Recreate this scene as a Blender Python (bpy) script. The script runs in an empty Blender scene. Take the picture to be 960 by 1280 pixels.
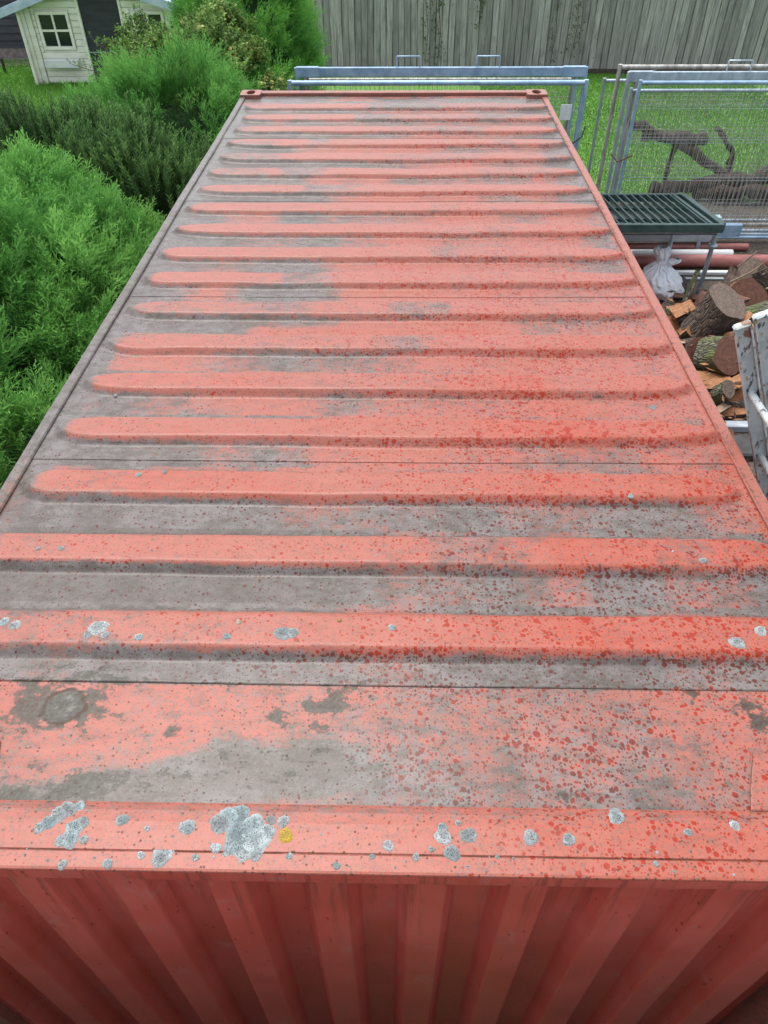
import bpy, math, random
import numpy as np
from mathutils import Vector, Matrix, Quaternion
random.seed(7); RNG = np.random.default_rng(7)
S = bpy.context.scene; COL = S.collection
rad = math.radians
# ------------------------------------------------------------------ camera, light, exposure
cd = bpy.data.cameras.new('camera'); cam = bpy.data.objects.new('camera', cd); COL.objects.link(cam)
F, PITCH, YAW, ROLL = 913.9, 0.74808, -0.024166, -0.008087
fw = Vector((math.sin(YAW)*math.cos(PITCH), math.cos(YAW)*math.cos(PITCH), -math.sin(PITCH)))
rt = Vector((math.cos(YAW), -math.sin(YAW), 0)); up = rt.cross(fw)
r2 = rt*math.cos(ROLL)+up*math.sin(ROLL); u2 = -rt*math.sin(ROLL)+up*math.cos(ROLL)
cam.matrix_world = Matrix(((r2.x, u2.x, -fw.x, .05735), (r2.y, u2.y, -fw.y, -.57527), (r2.z, u2.z, -fw.z, 4.11038), (0, 0, 0, 1)))
cd.sensor_fit = 'VERTICAL'; cd.sensor_height = 24; cd.lens = 24*F/1280
cd.clip_start = .05; cd.clip_end = 2000
S.camera = cam
SUN_E, SUN_A = rad(70), rad(-35)
w = bpy.data.worlds.new('World'); S.world = w; w.use_nodes = True
nt = w.node_tree; bg = nt.nodes['Background']
sky = nt.nodes.new('ShaderNodeTexSky'); sky.sky_type = 'NISHITA'; sky.sun_disc = False
sky.sun_elevation = SUN_E; sky.sun_rotation = SUN_A; sky.dust_density = 4; sky.air_density = 1.2; sky.ozone_density = 1
hs = nt.nodes.new('ShaderNodeHueSaturation'); hs.inputs['Saturation'].default_value = .35   # thin overcast: a grey sky
nt.links.new(sky.outputs[0], hs.inputs['Color']); nt.links.new(hs.outputs[0], bg.inputs[0]); bg.inputs[1].default_value = .13
sl = bpy.data.lights.new('sun', 'SUN'); so = bpy.data.objects.new('sun', sl); COL.objects.link(so)
sl.energy = .9; sl.angle = rad(40); sl.color = (1, .96, .9)
sd = Vector((math.sin(SUN_A)*math.cos(SUN_E), math.cos(SUN_A)*math.cos(SUN_E), math.sin(SUN_E)))
so.rotation_euler = (-sd).to_track_quat('-Z', 'Y').to_euler(); so.location = (0, 0, 20)
S.view_settings.view_transform = 'Standard'; S.view_settings.look = 'None'
S.view_settings.exposure = 1.5; S.view_settings.gamma = 1
# ------------------------------------------------------------------ helpers
def nd(nt, t, ins=None, **props):
    n = nt.nodes.new('ShaderNode'+t)
    for k, v in props.items(): setattr(n, k, v)
    for k, v in (ins or {}).items():
        if isinstance(v, bpy.types.NodeSocket): nt.links.new(v, n.inputs[k])
        else: n.inputs[k].default_value = v
    return n
def MA(nt, op, a, b=0.0, c=0.0, clamp=False):
    return nd(nt, 'Math', {0: a, 1: b, 2: c}, operation=op, use_clamp=clamp).outputs[0]
def c4(c): return (c[0], c[1], c[2], 1)
def MX(nt, f, a, b, blend='MIX'):
    a = c4(a) if isinstance(a, tuple) else a; b = c4(b) if isinstance(b, tuple) else b
    return nd(nt, 'Mix', {0: f, 6: a, 7: b}, data_type='RGBA', blend_type=blend).outputs[2]
def SM(nt, x, lo, hi, a=0.0, b=1.0):
    return nd(nt, 'MapRange', {0: x, 1: lo, 2: hi, 3: a, 4: b}, interpolation_type='SMOOTHSTEP').outputs[0]
def NO(nt, v, s, d=4, r=.55, dist=0.0):
    return nd(nt, 'TexNoise', {'Vector': v, 'Scale': s, 'Detail': d, 'Roughness': r, 'Distortion': dist}).outputs[0]
def VS(nt, v, s):  # scale a vector per axis
    return nd(nt, 'VectorMath', {0: v, 1: s}, operation='MULTIPLY').outputs[0]
def newmat(name):
    m = bpy.data.materials.new(name); m.use_nodes = True
    return m, m.node_tree, m.node_tree.nodes['Principled BSDF']
def objco(nt): return nd(nt, 'TexCoord').outputs['Object']
def setb(nt, b, col=None, rough=None, metal=None, bump=None, bs=.3, bd=.01):
    for k, v in (('Base Color', col), ('Roughness', rough), ('Metallic', metal)):
        if v is None: continue
        if isinstance(v, bpy.types.NodeSocket): nt.links.new(v, b.inputs[k])
        else: b.inputs[k].default_value = c4(v) if isinstance(v, tuple) else v
    if bump is not None:
        bn = nd(nt, 'Bump', {'Height': bump, 'Strength': bs, 'Distance': bd}); nt.links.new(bn.outputs[0], b.inputs['Normal'])
def simple(name, c1, c2, scale=8, rough=.5, metal=0.0, bs=.2, stretch=(1, 1, 1), lo=.35, hi=.65, spec=None, rnd=0.0):
    m, nt, b = newmat(name); v = VS(nt, objco(nt), stretch)
    n = NO(nt, v, scale, 6, .6); col = MX(nt, SM(nt, n, lo, hi), c1, c2)
    if rnd:
        oi = nd(nt, 'ObjectInfo').outputs['Random']
        col = nd(nt, 'HueSaturation', {'Color': col, 'Value': SM(nt, oi, 0, 1, 1-rnd, 1+rnd)}).outputs[0]
    setb(nt, b, col, MA(nt, 'MULTIPLY_ADD', n, .25, rough-.12), metal, NO(nt, v, scale*5, 4), bs, .004)
    if spec is not None: b.inputs['Specular IOR Level'].default_value = spec
    return m
def smooth01(x, lo, hi):
    t = np.clip((x-lo)/(hi-lo), 0, 1); return t*t*(3-2*t)
def vnoise(x, y, seed=0):
    xi = np.floor(x).astype(np.int64); yi = np.floor(y).astype(np.int64); fx = x-xi; fy = y-yi
    def h(a, b):
        n = (a*374761393+b*668265263+seed*982451653) & 0xffffffff
        n = ((n ^ (n >> 13))*1274126177) & 0xffffffff
        return ((n ^ (n >> 16)) & 0xffff)/65535.
    fx = fx*fx*(3-2*fx); fy = fy*fy*(3-2*fy)
    return (h(xi, yi)*(1-fx)+h(xi+1, yi)*fx)*(1-fy)+(h(xi, yi+1)*(1-fx)+h(xi+1, yi+1)*fx)*fy
def fbm(x, y, seed=0, o=4):
    s = 0; a = .5; t = 0
    for i in range(o): s = s+a*vnoise(x*2**i, y*2**i, seed+i*17); t += a; a *= .55
    return s/t
def wloc(o):
    l = Vector(o.location)
    while o.parent: o = o.parent; l += Vector(o.location)
    return l
def link(o, parent=None):
    COL.objects.link(o)
    if parent: o.parent = parent
    return o
def tag(o, label, cat, group=None):
    o['label'] = label; o['category'] = cat
    if group: o['group'] = group
    return o
def thing(name, label, cat, loc=(0, 0, 0), group=None):
    o = bpy.data.objects.new(name, None); o.location = loc; o.empty_display_size = .1
    return tag(link(o), label, cat, group)
class MB:
    """collects shapes in world coordinates and links them as one mesh object"""
    def __init__(s): s.v = []; s.f = []; s.m = []; s.sm = []
    def add(s, vs, fs, mi=0, smooth=False):
        o = len(s.v); s.v += [tuple(p) for p in vs]
        for f in fs: s.f.append(tuple(i+o for i in f)); s.m.append(mi); s.sm.append(smooth)
    def box(s, lo, hi, mi=0, bev=0.0, M=None):
        (x0, y0, z0), (x1, y1, z1) = lo, hi
        if bev <= 0:
            vs = [Vector((x, y, z)) for z in (z0, z1) for y in (y0, y1) for x in (x0, x1)]
            fs = [(0, 2, 3, 1), (4, 5, 7, 6), (0, 1, 5, 4), (2, 6, 7, 3), (0, 4, 6, 2), (1, 3, 7, 5)]
        else:
            b = bev; vs = []; ix = {}
            for sx in (0, 1):
                for sy in (0, 1):
                    for sz in (0, 1):
                        X, Y, Z = (x0, x1)[sx], (y0, y1)[sy], (z0, z1)[sz]
                        dx, dy, dz = (b, -b)[sx], (b, -b)[sy], (b, -b)[sz]
                        for a, p in enumerate(((X, Y+dy, Z+dz), (X+dx, Y, Z+dz), (X+dx, Y+dy, Z))):
                            ix[sx, sy, sz, a] = len(vs); vs.append(Vector(p))
            fs = []
            for sg in (0, 1):
                fs.append([ix[sg, a, c, 0] for a, c in ((0, 0), (0, 1), (1, 1), (1, 0))][::1 if not sg else -1])
                fs.append([ix[a, sg, c, 1] for a, c in ((0, 0), (1, 0), (1, 1), (0, 1))][::1 if not sg else -1])
                fs.append([ix[a, c, sg, 2] for a, c in ((0, 0), (0, 1), (1, 1), (1, 0))][::1 if not sg else -1])
            for p in (0, 1):
                for q in (0, 1):
                    fs.append([ix[0, p, q, 1], ix[1, p, q, 1], ix[1, p, q, 2], ix[0, p, q, 2]][::-1 if p == q else 1])
                    fs.append([ix[p, 0, q, 0], ix[p, 1, q, 0], ix[p, 1, q, 2], ix[p, 0, q, 2]][::1 if p == q else -1])
                    fs.append([ix[p, q, 0, 0], ix[p, q, 1, 0], ix[p, q, 1, 1], ix[p, q, 0, 1]][::-1 if p == q else 1])
            for sx in (0, 1):
                for sy in (0, 1):
                    for sz in (0, 1):
                        t = [ix[sx, sy, sz, a] for a in range(3)]
                        fs.append(t if (sx+sy+sz) % 2 else t[::-1])
        if M is not None: vs = [M @ p for p in vs]
        s.add(vs, fs, mi)
    def tube(s, pts, r, seg=8, mi=0, caps=True, smooth=True):
        pts = [Vector(p) for p in pts]; n = len(pts); rs = r if isinstance(r, (list, tuple)) else [r]*n
        vs = []; ref = None
        for i, p in enumerate(pts):
            d = (pts[min(i+1, n-1)]-pts[max(i-1, 0)]).normalized()
            if ref is None: ref = d.orthogonal().normalized()
            ref = (ref-d*ref.dot(d)).normalized(); b = d.cross(ref)
            for k in range(seg):
                a = 2*math.pi*k/seg; vs.append(p+(ref*math.cos(a)+b*math.sin(a))*rs[i])
        fs = [(i*seg+k, i*seg+(k+1) % seg, (i+1)*seg+(k+1) % seg, (i+1)*seg+k) for i in range(n-1) for k in range(seg)]
        s.add(vs, fs, mi, smooth)
        if caps: s.add(vs[:seg], [tuple(range(seg))[::-1]], mi); s.add(vs[-seg:], [tuple(range(seg))], mi)
    def prism(s, prof, x0, x1, mi=0, axis='x', close=True):  # profile of (a,b) extruded along an axis
        def P(t, a, b): return (t, a, b) if axis == 'x' else ((a, t, b) if axis == 'y' else (a, b, t))
        n = len(prof); vs = [P(x0, a, b) for a, b in prof]+[P(x1, a, b) for a, b in prof]
        fs = [(i, (i+1) % n, n+(i+1) % n, n+i) for i in range(n if close else n-1)]
        if close: fs += [tuple(range(n))[::-1], tuple(range(n, 2*n))]
        s.add(vs, fs, mi)
    def build(s, name, mats, parent=None, loc=None):
        me = bpy.data.meshes.new(name); L = Vector(loc or (0, 0, 0)); base = (wloc(parent) if parent else Vector((0, 0, 0)))+L
        me.from_pydata([(v[0]-base.x, v[1]-base.y, v[2]-base.z) for v in s.v], [], s.f)
        for m in (mats if isinstance(mats, (list, tuple)) else [mats]): me.materials.append(m)
        me.polygons.foreach_set('material_index', s.m); me.polygons.foreach_set('use_smooth', s.sm); me.update()
        o = bpy.data.objects.new(name, me); o.location = L; return link(o, parent)
def npmesh(name, V, Fc, mats, parent=None, attrs=None, smooth=False, mi=None):
    """mesh from numpy arrays: V (n,3) world, Fc (m,3 or 4)"""
    base = np.array(wloc(parent)) if parent else np.zeros(3)
    me = bpy.data.meshes.new(name); k = Fc.shape[1]
    me.vertices.add(len(V)); me.vertices.foreach_set('co', (V-base).astype(np.float32).ravel())
    me.loops.add(Fc.size); me.loops.foreach_set('vertex_index', Fc.astype(np.int32).ravel())
    me.polygons.add(len(Fc)); me.polygons.foreach_set('loop_start', np.arange(0, Fc.size, k, dtype=np.int32))
    for m in (mats if isinstance(mats, (list, tuple)) else [mats]): me.materials.append(m)
    if mi is not None: me.polygons.foreach_set('material_index', mi.astype(np.int32))
    me.polygons.foreach_set('use_smooth', np.full(len(Fc), smooth))
    me.update(calc_edges=True)
    for an, av in (attrs or {}).items():
        a = me.attributes.new(an, 'FLOAT', 'POINT'); a.data.foreach_set('value', av.astype(np.float32).ravel())
    return link(bpy.data.objects.new(name, me), parent)
def copyobj(o, parent=None, loc=None):
    c = o.copy()
    if loc is not None: c.location = loc
    link(c, parent); c.parent = parent
    return c
# ------------------------------------------------------------------ materials
def attr(nt, n): return nd(nt, 'Attribute', attribute_name=n).outputs['Fac']
def red_steel(name, roof=True):
    """red container paint, chalked and paled by a painted far-end sky sheen, with grey dirt film, rain drops, grime and moss"""
    m, nt, b = newmat(name); P = objco(nt)
    n1 = NO(nt, P, 5, 6, .6); n2 = NO(nt, P, 34, 6, .65); n3 = NO(nt, P, 190, 3, .6); n4 = NO(nt, VS(nt, P, (1, 2.2, 1)), 14, 7, .68)
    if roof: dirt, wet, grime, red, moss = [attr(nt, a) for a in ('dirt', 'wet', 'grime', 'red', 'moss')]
    else: dirt, wet, grime, red, moss = .34, .25, .12, .2, .0
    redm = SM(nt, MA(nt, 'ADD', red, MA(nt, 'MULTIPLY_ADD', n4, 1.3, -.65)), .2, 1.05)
    paint = MX(nt, redm, (.245, .081, .060), (.265, .049, .027))  # paler tone doubles as the sky sheen painted on the far ribs
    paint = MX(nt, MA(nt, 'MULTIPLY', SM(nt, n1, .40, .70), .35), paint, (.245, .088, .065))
    # chalk mottle, coarse grains that leave the paint blotchy
    ng = NO(nt, P, 95, 5, .7)
    paint = MX(nt, MA(nt, 'MULTIPLY', SM(nt, MA(nt, 'MULTIPLY_ADD', n4, .5, MA(nt, 'MULTIPLY', ng, .8)), .63, .74), .42), paint, (.135, .078, .062))
    dsum = MA(nt, 'ADD', MA(nt, 'ADD', dirt, MA(nt, 'MULTIPLY_ADD', n4, .60, -.30)), MA(nt, 'ADD', MA(nt, 'MULTIPLY_ADD', n2, .75, -.375), MA(nt, 'MULTIPLY_ADD', ng, .85, -.425)))
    dm = SM(nt, dsum, .20, .74)
    dcol = MX(nt, SM(nt, MA(nt, 'MULTIPLY_ADD', n2, .5, MA(nt, 'MULTIPLY', n1, .5)), .36, .62), (.047, .050, .046), (.112, .116, .114))
    dcol = MX(nt, MA(nt, 'MULTIPLY', SM(nt, ng, .48, .62), .55), dcol, (.128, .126, .120))
    dcol = MX(nt, MA(nt, 'MULTIPLY', SM(nt, n4, .46, .62), .5), dcol, (.034, .039, .031))
    dcol = MX(nt, SM(nt, MA(nt, 'ADD', dirt, MA(nt, 'MULTIPLY_ADD', n1, .8, -.4)),   .80, 1.50, 0.0, .45) if roof else 0.0, dcol, (.035, .038, .033))
    base = MX(nt, MA(nt, 'MULTIPLY', dm, .93), paint, dcol)
    fl = MA(nt, 'MULTIPLY', SM(nt, n3, .58, .66), MA(nt, 'MULTIPLY_ADD', dm, .35, .45))
    base = MX(nt, fl, base, (.065, .038, .030))
    fl2 = MA(nt, 'MULTIPLY', SM(nt, n3, .40, .33), MA(nt, 'MULTIPLY', dm, .22))
    base = MX(nt, fl2, base, (.30, .17, .145))
    # rain drops: cells of two sizes, merged by a distortion field, plus wetted blotches
    dv = nd(nt, 'TexNoise', {'Vector': P, 'Scale': 70, 'Detail': 2}).outputs['Color']
    Pd = nd(nt, 'VectorMath', {0: dv, 1: (.0055, .0055, .0055), 2: P}, operation='MULTIPLY_ADD').outputs[0]
    tot = None; wn = MA(nt, 'MULTIPLY', wet, SM(nt, n1, .25, .6, .70, 1.15))
    for sc, k, mul in ((41, .74, .55), (80, .74, .80), (155, .66, .85)):
        vo = nd(nt, 'TexVoronoi', {'Vector': Pd, 'Scale': sc}, feature='F1')
        rnd = nd(nt, 'SeparateColor', {0: vo.outputs['Color']}).outputs[0]
        r = MA(nt, 'MULTIPLY', MA(nt, 'SUBTRACT', rnd, MA(nt, 'SUBTRACT', 1.0, MA(nt, 'MULTIPLY', wn, mul))), k)
        mk = SM(nt, MA(nt, 'SUBTRACT', r, vo.outputs['Distance']), -.015, .02)
        mk = MA(nt, 'MULTIPLY', mk, MA(nt, 'GREATER_THAN', r, .02))
        tot = mk if tot is None else MA(nt, 'MAXIMUM', tot, mk)
    bl = SM(nt, MA(nt, 'ADD', MA(nt, 'MULTIPLY_ADD', NO(nt, Pd, 34, 4, .62), 1.0, -.5), MA(nt, 'MULTIPLY', MA(nt, 'MULTIPLY', wn, red), .34)), .285, .305)
    tot = MA(nt, 'MAXIMUM', tot, bl) if roof else tot
    dcolr = MX(nt, dm, (.205, .015, .004), (.066, .014, .010))
    base = MX(nt, MA(nt, 'MULTIPLY', tot, .94), base, dcolr)
    # moss, then black grime in the feet of the ribs, on laps and round scars
    mm = SM(nt, MA(nt, 'ADD', moss, MA(nt, 'ADD', MA(nt, 'MULTIPLY_ADD', n2, 1.5, -.75), MA(nt, 'ADD', MA(nt, 'MULTIPLY_ADD', n4, 1.3, -.65), MA(nt, 'MULTIPLY_ADD', ng, .8, -.4)))), .38, .62)
    base = MX(nt, MA(nt, 'MULTIPLY', mm, .92), base, MX(nt, SM(nt, ng, .35, .65), (.018, .016, .012), (.050, .047, .037)))
    gs = nd(nt, 'TexVoronoi', {'Vector': P, 'Scale': 120}, feature='F1')
    gr = nd(nt, 'SeparateColor', {0: gs.outputs['Color']}).outputs[1]
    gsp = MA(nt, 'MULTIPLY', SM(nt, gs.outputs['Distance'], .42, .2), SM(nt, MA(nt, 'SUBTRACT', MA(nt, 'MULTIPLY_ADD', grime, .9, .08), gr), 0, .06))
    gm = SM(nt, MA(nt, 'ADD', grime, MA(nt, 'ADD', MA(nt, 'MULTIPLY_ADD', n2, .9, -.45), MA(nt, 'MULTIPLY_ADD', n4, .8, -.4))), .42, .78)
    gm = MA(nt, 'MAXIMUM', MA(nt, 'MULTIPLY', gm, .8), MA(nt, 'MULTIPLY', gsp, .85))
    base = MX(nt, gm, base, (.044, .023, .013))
    ro = MA(nt, 'SUBTRACT', MA(nt, 'MULTIPLY_ADD', n2, .20, .26), MA(nt, 'MULTIPLY', tot, .08), clamp=True)
    ro = MA(nt, 'MULTIPLY_ADD', dm, -.04, ro); ro = MA(nt, 'MULTIPLY_ADD', gm, .25, ro, clamp=True)
    hgt = MA(nt, 'ADD', MA(nt, 'MULTIPLY', n2, .5), MA(nt, 'ADD', MA(nt, 'MULTIPLY', n3, .25), MA(nt, 'MULTIPLY', tot, -.15)))
    hgt = MA(nt, 'MULTIPLY_ADD', mm, .18, hgt)
    setb(nt, b, base, ro, 0.0, hgt, .35, .003); b.inputs['Specular IOR Level'].default_value = .22
    return m
ROOF = red_steel('weathered_roof_paint')
def wall_mat():
    m, nt, b = newmat('red_wall_paint'); P = objco(nt)
    n1 = NO(nt, P, 4, 6, .6); n2 = NO(nt, VS(nt, P, (1, 1, .25)), 24, 6, .65); n3 = NO(nt, VS(nt, P, (1, 1, .5)), 120, 3)
    col = MX(nt, SM(nt, n1, .3, .7), (.46, .068, .046), (.52, .100, .075))
    col = MX(nt, MA(nt, 'MULTIPLY', SM(nt, n2, .5, .75), .35), col, (.28, .11, .095))
    vo = nd(nt, 'TexVoronoi', {'Vector': VS(nt, P, (1, 1, .45)), 'Scale': 62}, feature='F1')
    rn = nd(nt, 'SeparateColor', {0: vo.outputs['Color']}).outputs[0]
    sp = MA(nt, 'MULTIPLY', SM(nt, vo.outputs['Distance'], .24, .14), MA(nt, 'GREATER_THAN', rn, .86))
    col = MX(nt, MA(nt, 'MULTIPLY', sp, .8), col, (.20, .022, .014))
    col = MX(nt, MA(nt, 'MULTIPLY', SM(nt, n3, .68, .76), .4), col, (.18, .07, .05))
    dr = NO(nt, VS(nt, P, (1, 1, .04)), 38, 4, .7); zf = SM(nt, nd(nt, 'SeparateXYZ', {0: P}).outputs[2], 1.9, 2.54)
    col = MX(nt, MA(nt, 'MULTIPLY', MA(nt, 'MULTIPLY', SM(nt, dr, .50, .62), zf), .60), col, (.17, .05, .032))
    sc_ = NO(nt, VS(nt, P, (1, 1, .8)), 9, 8, .8, .5); col = MX(nt, MA(nt, 'MULTIPLY', SM(nt, sc_, .56, .66), .45), col, (.42, .19, .16))
    setb(nt, b, col, MA(nt, 'MULTIPLY_ADD', n1, .2, .30), 0.0, MA(nt, 'ADD', n1, MA(nt, 'MULTIPLY', n2, .3)), .25, .006)
    return m
WALL = wall_mat()
RAIL = red_steel('red_frame_paint', False)
GALV = simple('galvanised_steel', (.25, .31, .36), (.38, .45, .51), 9, .42, .55, .15, (1, 1, .4), rnd=.08)
GALVB = simple('blue_grey_steel', (.17, .28, .40), (.27, .40, .53), 7, .42, .25, .15, rnd=.05)
OLDG = simple('tarnished_steel', (.17, .16, .145), (.36, .36, .34), 14, .55, .35, .2, (1, 1, .3), rnd=.12)
RUST = simple('rusty_iron', (.055, .025, .015), (.17, .07, .04), 20, .8, .2, .4)
GREENP = simple('dark_green_paint', (.014, .036, .036), (.03, .062, .06), 12, .38, .1, .2)
WHITEP = simple('white_plastic', (.50, .53, .55), (.62, .64, .64), 6, .4, 0, .1, (.3, 1, 1))
BROWNP = simple('red_brown_plastic', (.21, .065, .055), (.31, .115, .10), 9, .5, 0, .2, (.4, 1, 1))
GREYP = simple('grey_metal_profile', (.24, .28, .31), (.36, .40, .43), 9, .45, .3, .2, (.3, 1, 1))
TEAL = simple('pale_teal_plastic', (.25, .42, .46), (.42, .58, .60), 26, .5, 0, .3)
DARK = simple('black_rubber', (.012, .013, .014), (.03, .03, .03), 12, .7, 0, .3)
LABEL = simple('pale_tag', (.45, .52, .56), (.55, .60, .62), 20, .5)
def wood(name, a, c, sc=6, rnd=.2, st=(6, 6, .35)):
    m, nt, b = newmat(name); P = objco(nt); oi = nd(nt, 'ObjectInfo').outputs['Random']
    off = nd(nt, 'CombineXYZ', {0: MA(nt, 'MULTIPLY', oi, 37.), 1: MA(nt, 'MULTIPLY', oi, 11.), 2: MA(nt, 'MULTIPLY', oi, 23.)}).outputs[0]
    P2 = nd(nt, 'VectorMath', {0: P, 1: off}).outputs[0]
    g = NO(nt, VS(nt, P2, st), sc, 7, .7, .3); k = NO(nt, P2, 2.2, 4); st2 = NO(nt, VS(nt, P2, st), sc*3, 4)
    col = MX(nt, SM(nt, g, .3, .7), a, c)
    col = MX(nt, MA(nt, 'MULTIPLY', SM(nt, k, .55, .7), .35), col, tuple(x*.55 for x in a))
    vo = nd(nt, 'TexVoronoi', {'Vector': VS(nt, P2, (2.2, 2.2, 1)), 'Scale': 2.6}, feature='F1')
    kn = SM(nt, vo.outputs['Distance'], .09, .05)
    col = MX(nt, MA(nt, 'MULTIPLY', kn, .7), col, (.05, .035, .03))
    col = nd(nt, 'HueSaturation', {'Color': col, 'Value': SM(nt, oi, 0, 1, 1-rnd, 1+rnd), 'Saturation': SM(nt, MA(nt, 'FRACT', MA(nt, 'MULTIPLY', oi, 7.3)), 0, 1, .7, 1.25)}).outputs[0]
    setb(nt, b, col, .8, 0.0, MA(nt, 'ADD', g, MA(nt, 'MULTIPLY', st2, .5)), .5, .006)
    return m
GREYW = wood('weathered_grey_wood', (.158, .154, .144), (.345, .337, .318), 6, .24)
DARKW = wood('dark_brown_timber', (.022, .016, .015), (.055, .042, .038), 6, .2, (.4, 5, 5))
WHITEW = simple('cream_white_paint', (.62, .625, .52), (.74, .74, .66), 7, .55, 0, .2, (.4, 1, 1.5), rnd=.05)
NAVY = simple('black_stained_boards', (.016, .018, .026), (.035, .038, .05), 8, .65, 0, .3, (.3, 1, 2), rnd=.15)
BRICK = simple('grey_plinth', (.13, .105, .10), (.22, .19, .18), 11, .85, 0, .5)
ROOFB = simple('pale_blue_roof_edge', (.28, .37, .45), (.38, .46, .53), 6, .45, 0, .1)
m, nt, b = newmat('window_glass'); setb(nt, b, (.012, .016, .02), .08, 0.0); GLASS = m
def barkmat(name, a, c, green=0.0):
    m, nt, b = newmat(name); P = objco(nt); g = NO(nt, VS(nt, P, (1, 1, .28)), 26, 7, .7, .6); k = NO(nt, P, 9, 4)
    vo = nd(nt, 'TexVoronoi', {'Vector': VS(nt, P, (1, 1, .22)), 'Scale': 42}, feature='DISTANCE_TO_EDGE').outputs['Distance']
    col = MX(nt, SM(nt, g, .3, .72), a, c); col = MX(nt, SM(nt, vo, .10, .0), col, (.025, .018, .014))
    if green: col = MX(nt, SM(nt, MA(nt, 'ADD', k, MA(nt, 'MULTIPLY', n2_(nt, P), .3)), .72-green*.4, .86-green*.4), col, (.085, .105, .032))
    setb(nt, b, col, .9, 0.0, MA(nt, 'ADD', g, SM(nt, vo, 0, .25)), .9, .02); return m
def n2_(nt, P): return NO(nt, P, 60, 4, .7)
BARK = barkmat('grey_brown_bark', (.045, .030, .022), (.155, .115, .088))
BARKG = barkmat('mossy_bark', (.075, .08, .055), (.19, .20, .14), .3)
BARKD = barkmat('dark_bark', (.038, .023, .017), (.115, .072, .052))
def cutmat(name, a, c, e):
    m, nt, b = newmat(name); P = objco(nt); x = nd(nt, 'SeparateXYZ', {0: P})
    r = MA(nt, 'SQRT', MA(nt, 'ADD', MA(nt, 'MULTIPLY', x.outputs[0], x.outputs[0]), MA(nt, 'MULTIPLY', x.outputs[1], x.outputs[1])))
    rr = MA(nt, 'ADD', MA(nt, 'MULTIPLY', r, 150.), MA(nt, 'MULTIPLY', NO(nt, P, 14, 4), 14.))
    rg = MA(nt, 'MULTIPLY_ADD', MA(nt, 'SINE', rr), .5, .5); n = NO(nt, P, 22, 6, .65); sw = NO(nt, VS(nt, P, (9, 1, 1)), 18, 4)
    col = MX(nt, SM(nt, n, .3, .7), a, c); col = MX(nt, MA(nt, 'MULTIPLY', rg, .45), col, e)
    col = MX(nt, MA(nt, 'MULTIPLY', SM(nt, sw, .45, .6), .6), col, e)
    setb(nt, b, col, .75, 0.0, MA(nt, 'ADD', sw, n), .4, .008); return m
CUTO = cutmat('fresh_orange_cut', (.22, .092, .032), (.33, .155, .062), (.13, .048, .016))
CUTB = cutmat('aged_brown_cut', (.085, .058, .043), (.16, .112, .085), (.035, .022, .015))
CUTR = cutmat('red_brown_cut', (.085, .030, .017), (.15, .058, .03), (.05, .018, .011))
CUTT = cutmat('tan_cut', (.22, .155, .10), (.32, .235, .155), (.14, .09, .055))
def leafmat(name, dark, mid, light, trans=.25, rough=.55):
    m, nt, b = newmat(name); t = attr(nt, 'tint')
    cr = nd(nt, 'ValToRGB', {0: t}); e = cr.color_ramp.elements
    e[0].color = c4(dark); e[1].color = c4(light); x = cr.color_ramp.elements.new(.5); x.color = c4(mid)
    setb(nt, b, cr.outputs[0], rough, 0.0); b.inputs['Specular IOR Level'].default_value = .12
    tr = nd(nt, 'BsdfTranslucent', {'Color': cr.outputs[0]}); ms = nd(nt, 'MixShader', {0: trans, 1: b.outputs[0], 2: tr.outputs[0]})
    nt.links.new(ms.outputs[0], nt.nodes['Material Output'].inputs[0]); return m
JUN = leafmat('juniper_green', (.022, .085, .020), (.085, .26, .052), (.21, .46, .11), .45)
YEW = leafmat('yew_dark_green', (.014, .042, .011), (.042, .105, .026), (.10, .20, .055), .3)
HEDGE = leafmat('cypress_green', (.022, .09, .018), (.075, .25, .042), (.18, .42, .075), .45)
IVY = leafmat('ivy_yellow_green', (.03, .075, .018), (.11, .21, .045), (.27, .36, .10), .35)
UMB = leafmat('ivy_flower_cream', (.22, .25, .06), (.38, .41, .12), (.52, .53, .20), .25)
GRASS = leafmat('grass_blades', (.06, .17, .022), (.10, .27, .034), (.17, .35, .05), .4)
CREEP = leafmat('creeper_leaf', (.03, .07, .02), (.06, .13, .03), (.16, .07, .03))
TWIG = simple('twig_bark', (.05, .038, .028), (.10, .075, .055), 20, .85, 0, .3)
# ------------------------------------------------------------------ ground
def soilmat():
    m, nt, b = newmat('lawn_soil'); P = objco(nt); a = NO(nt, P, .7, 5, .6); c = NO(nt, P, 18, 5, .65); x = nd(nt, 'SeparateXYZ', {0: P})
    col = MX(nt, SM(nt, c, .35, .65), (.06, .15, .022), (.09, .21, .032)); col = MX(nt, SM(nt, a, .55, .75), col, (.11, .19, .035))
    setb(nt, b, col, .9, 0.0, c, .6, .03); return m
def yardmat():
    m, nt, b = newmat('bare_yard_soil'); P = objco(nt); a = NO(nt, P, 2.5, 6, .65); c = NO(nt, P, 30, 5, .7)
    col = MX(nt, SM(nt, c, .35, .7), (.035, .026, .02), (.10, .078, .06)); col = MX(nt, SM(nt, a, .58, .72), col, (.04, .06, .02))
    setb(nt, b, col, .9, 0.0, c, .8, .02); return m
def sheet(name, pts, z, mt):
    q = MB(); q.add([(x, y, z) for x, y in pts], [tuple(range(len(pts)))]); o = q.build(name, mt); o['kind'] = 'structure'; return o
gm_ = MB()
gx = [-400, -60, -20, 0, 20, 60, 400]
for i in range(6):
    for j in range(6): gm_.add([(gx[i], gx[j], 0), (gx[i+1], gx[j], 0), (gx[i+1], gx[j+1], 0), (gx[i], gx[j+1], 0)], [(0, 1, 2, 3)])
g = gm_.build('ground', soilmat()); g['kind'] = 'structure'
yp = []
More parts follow.
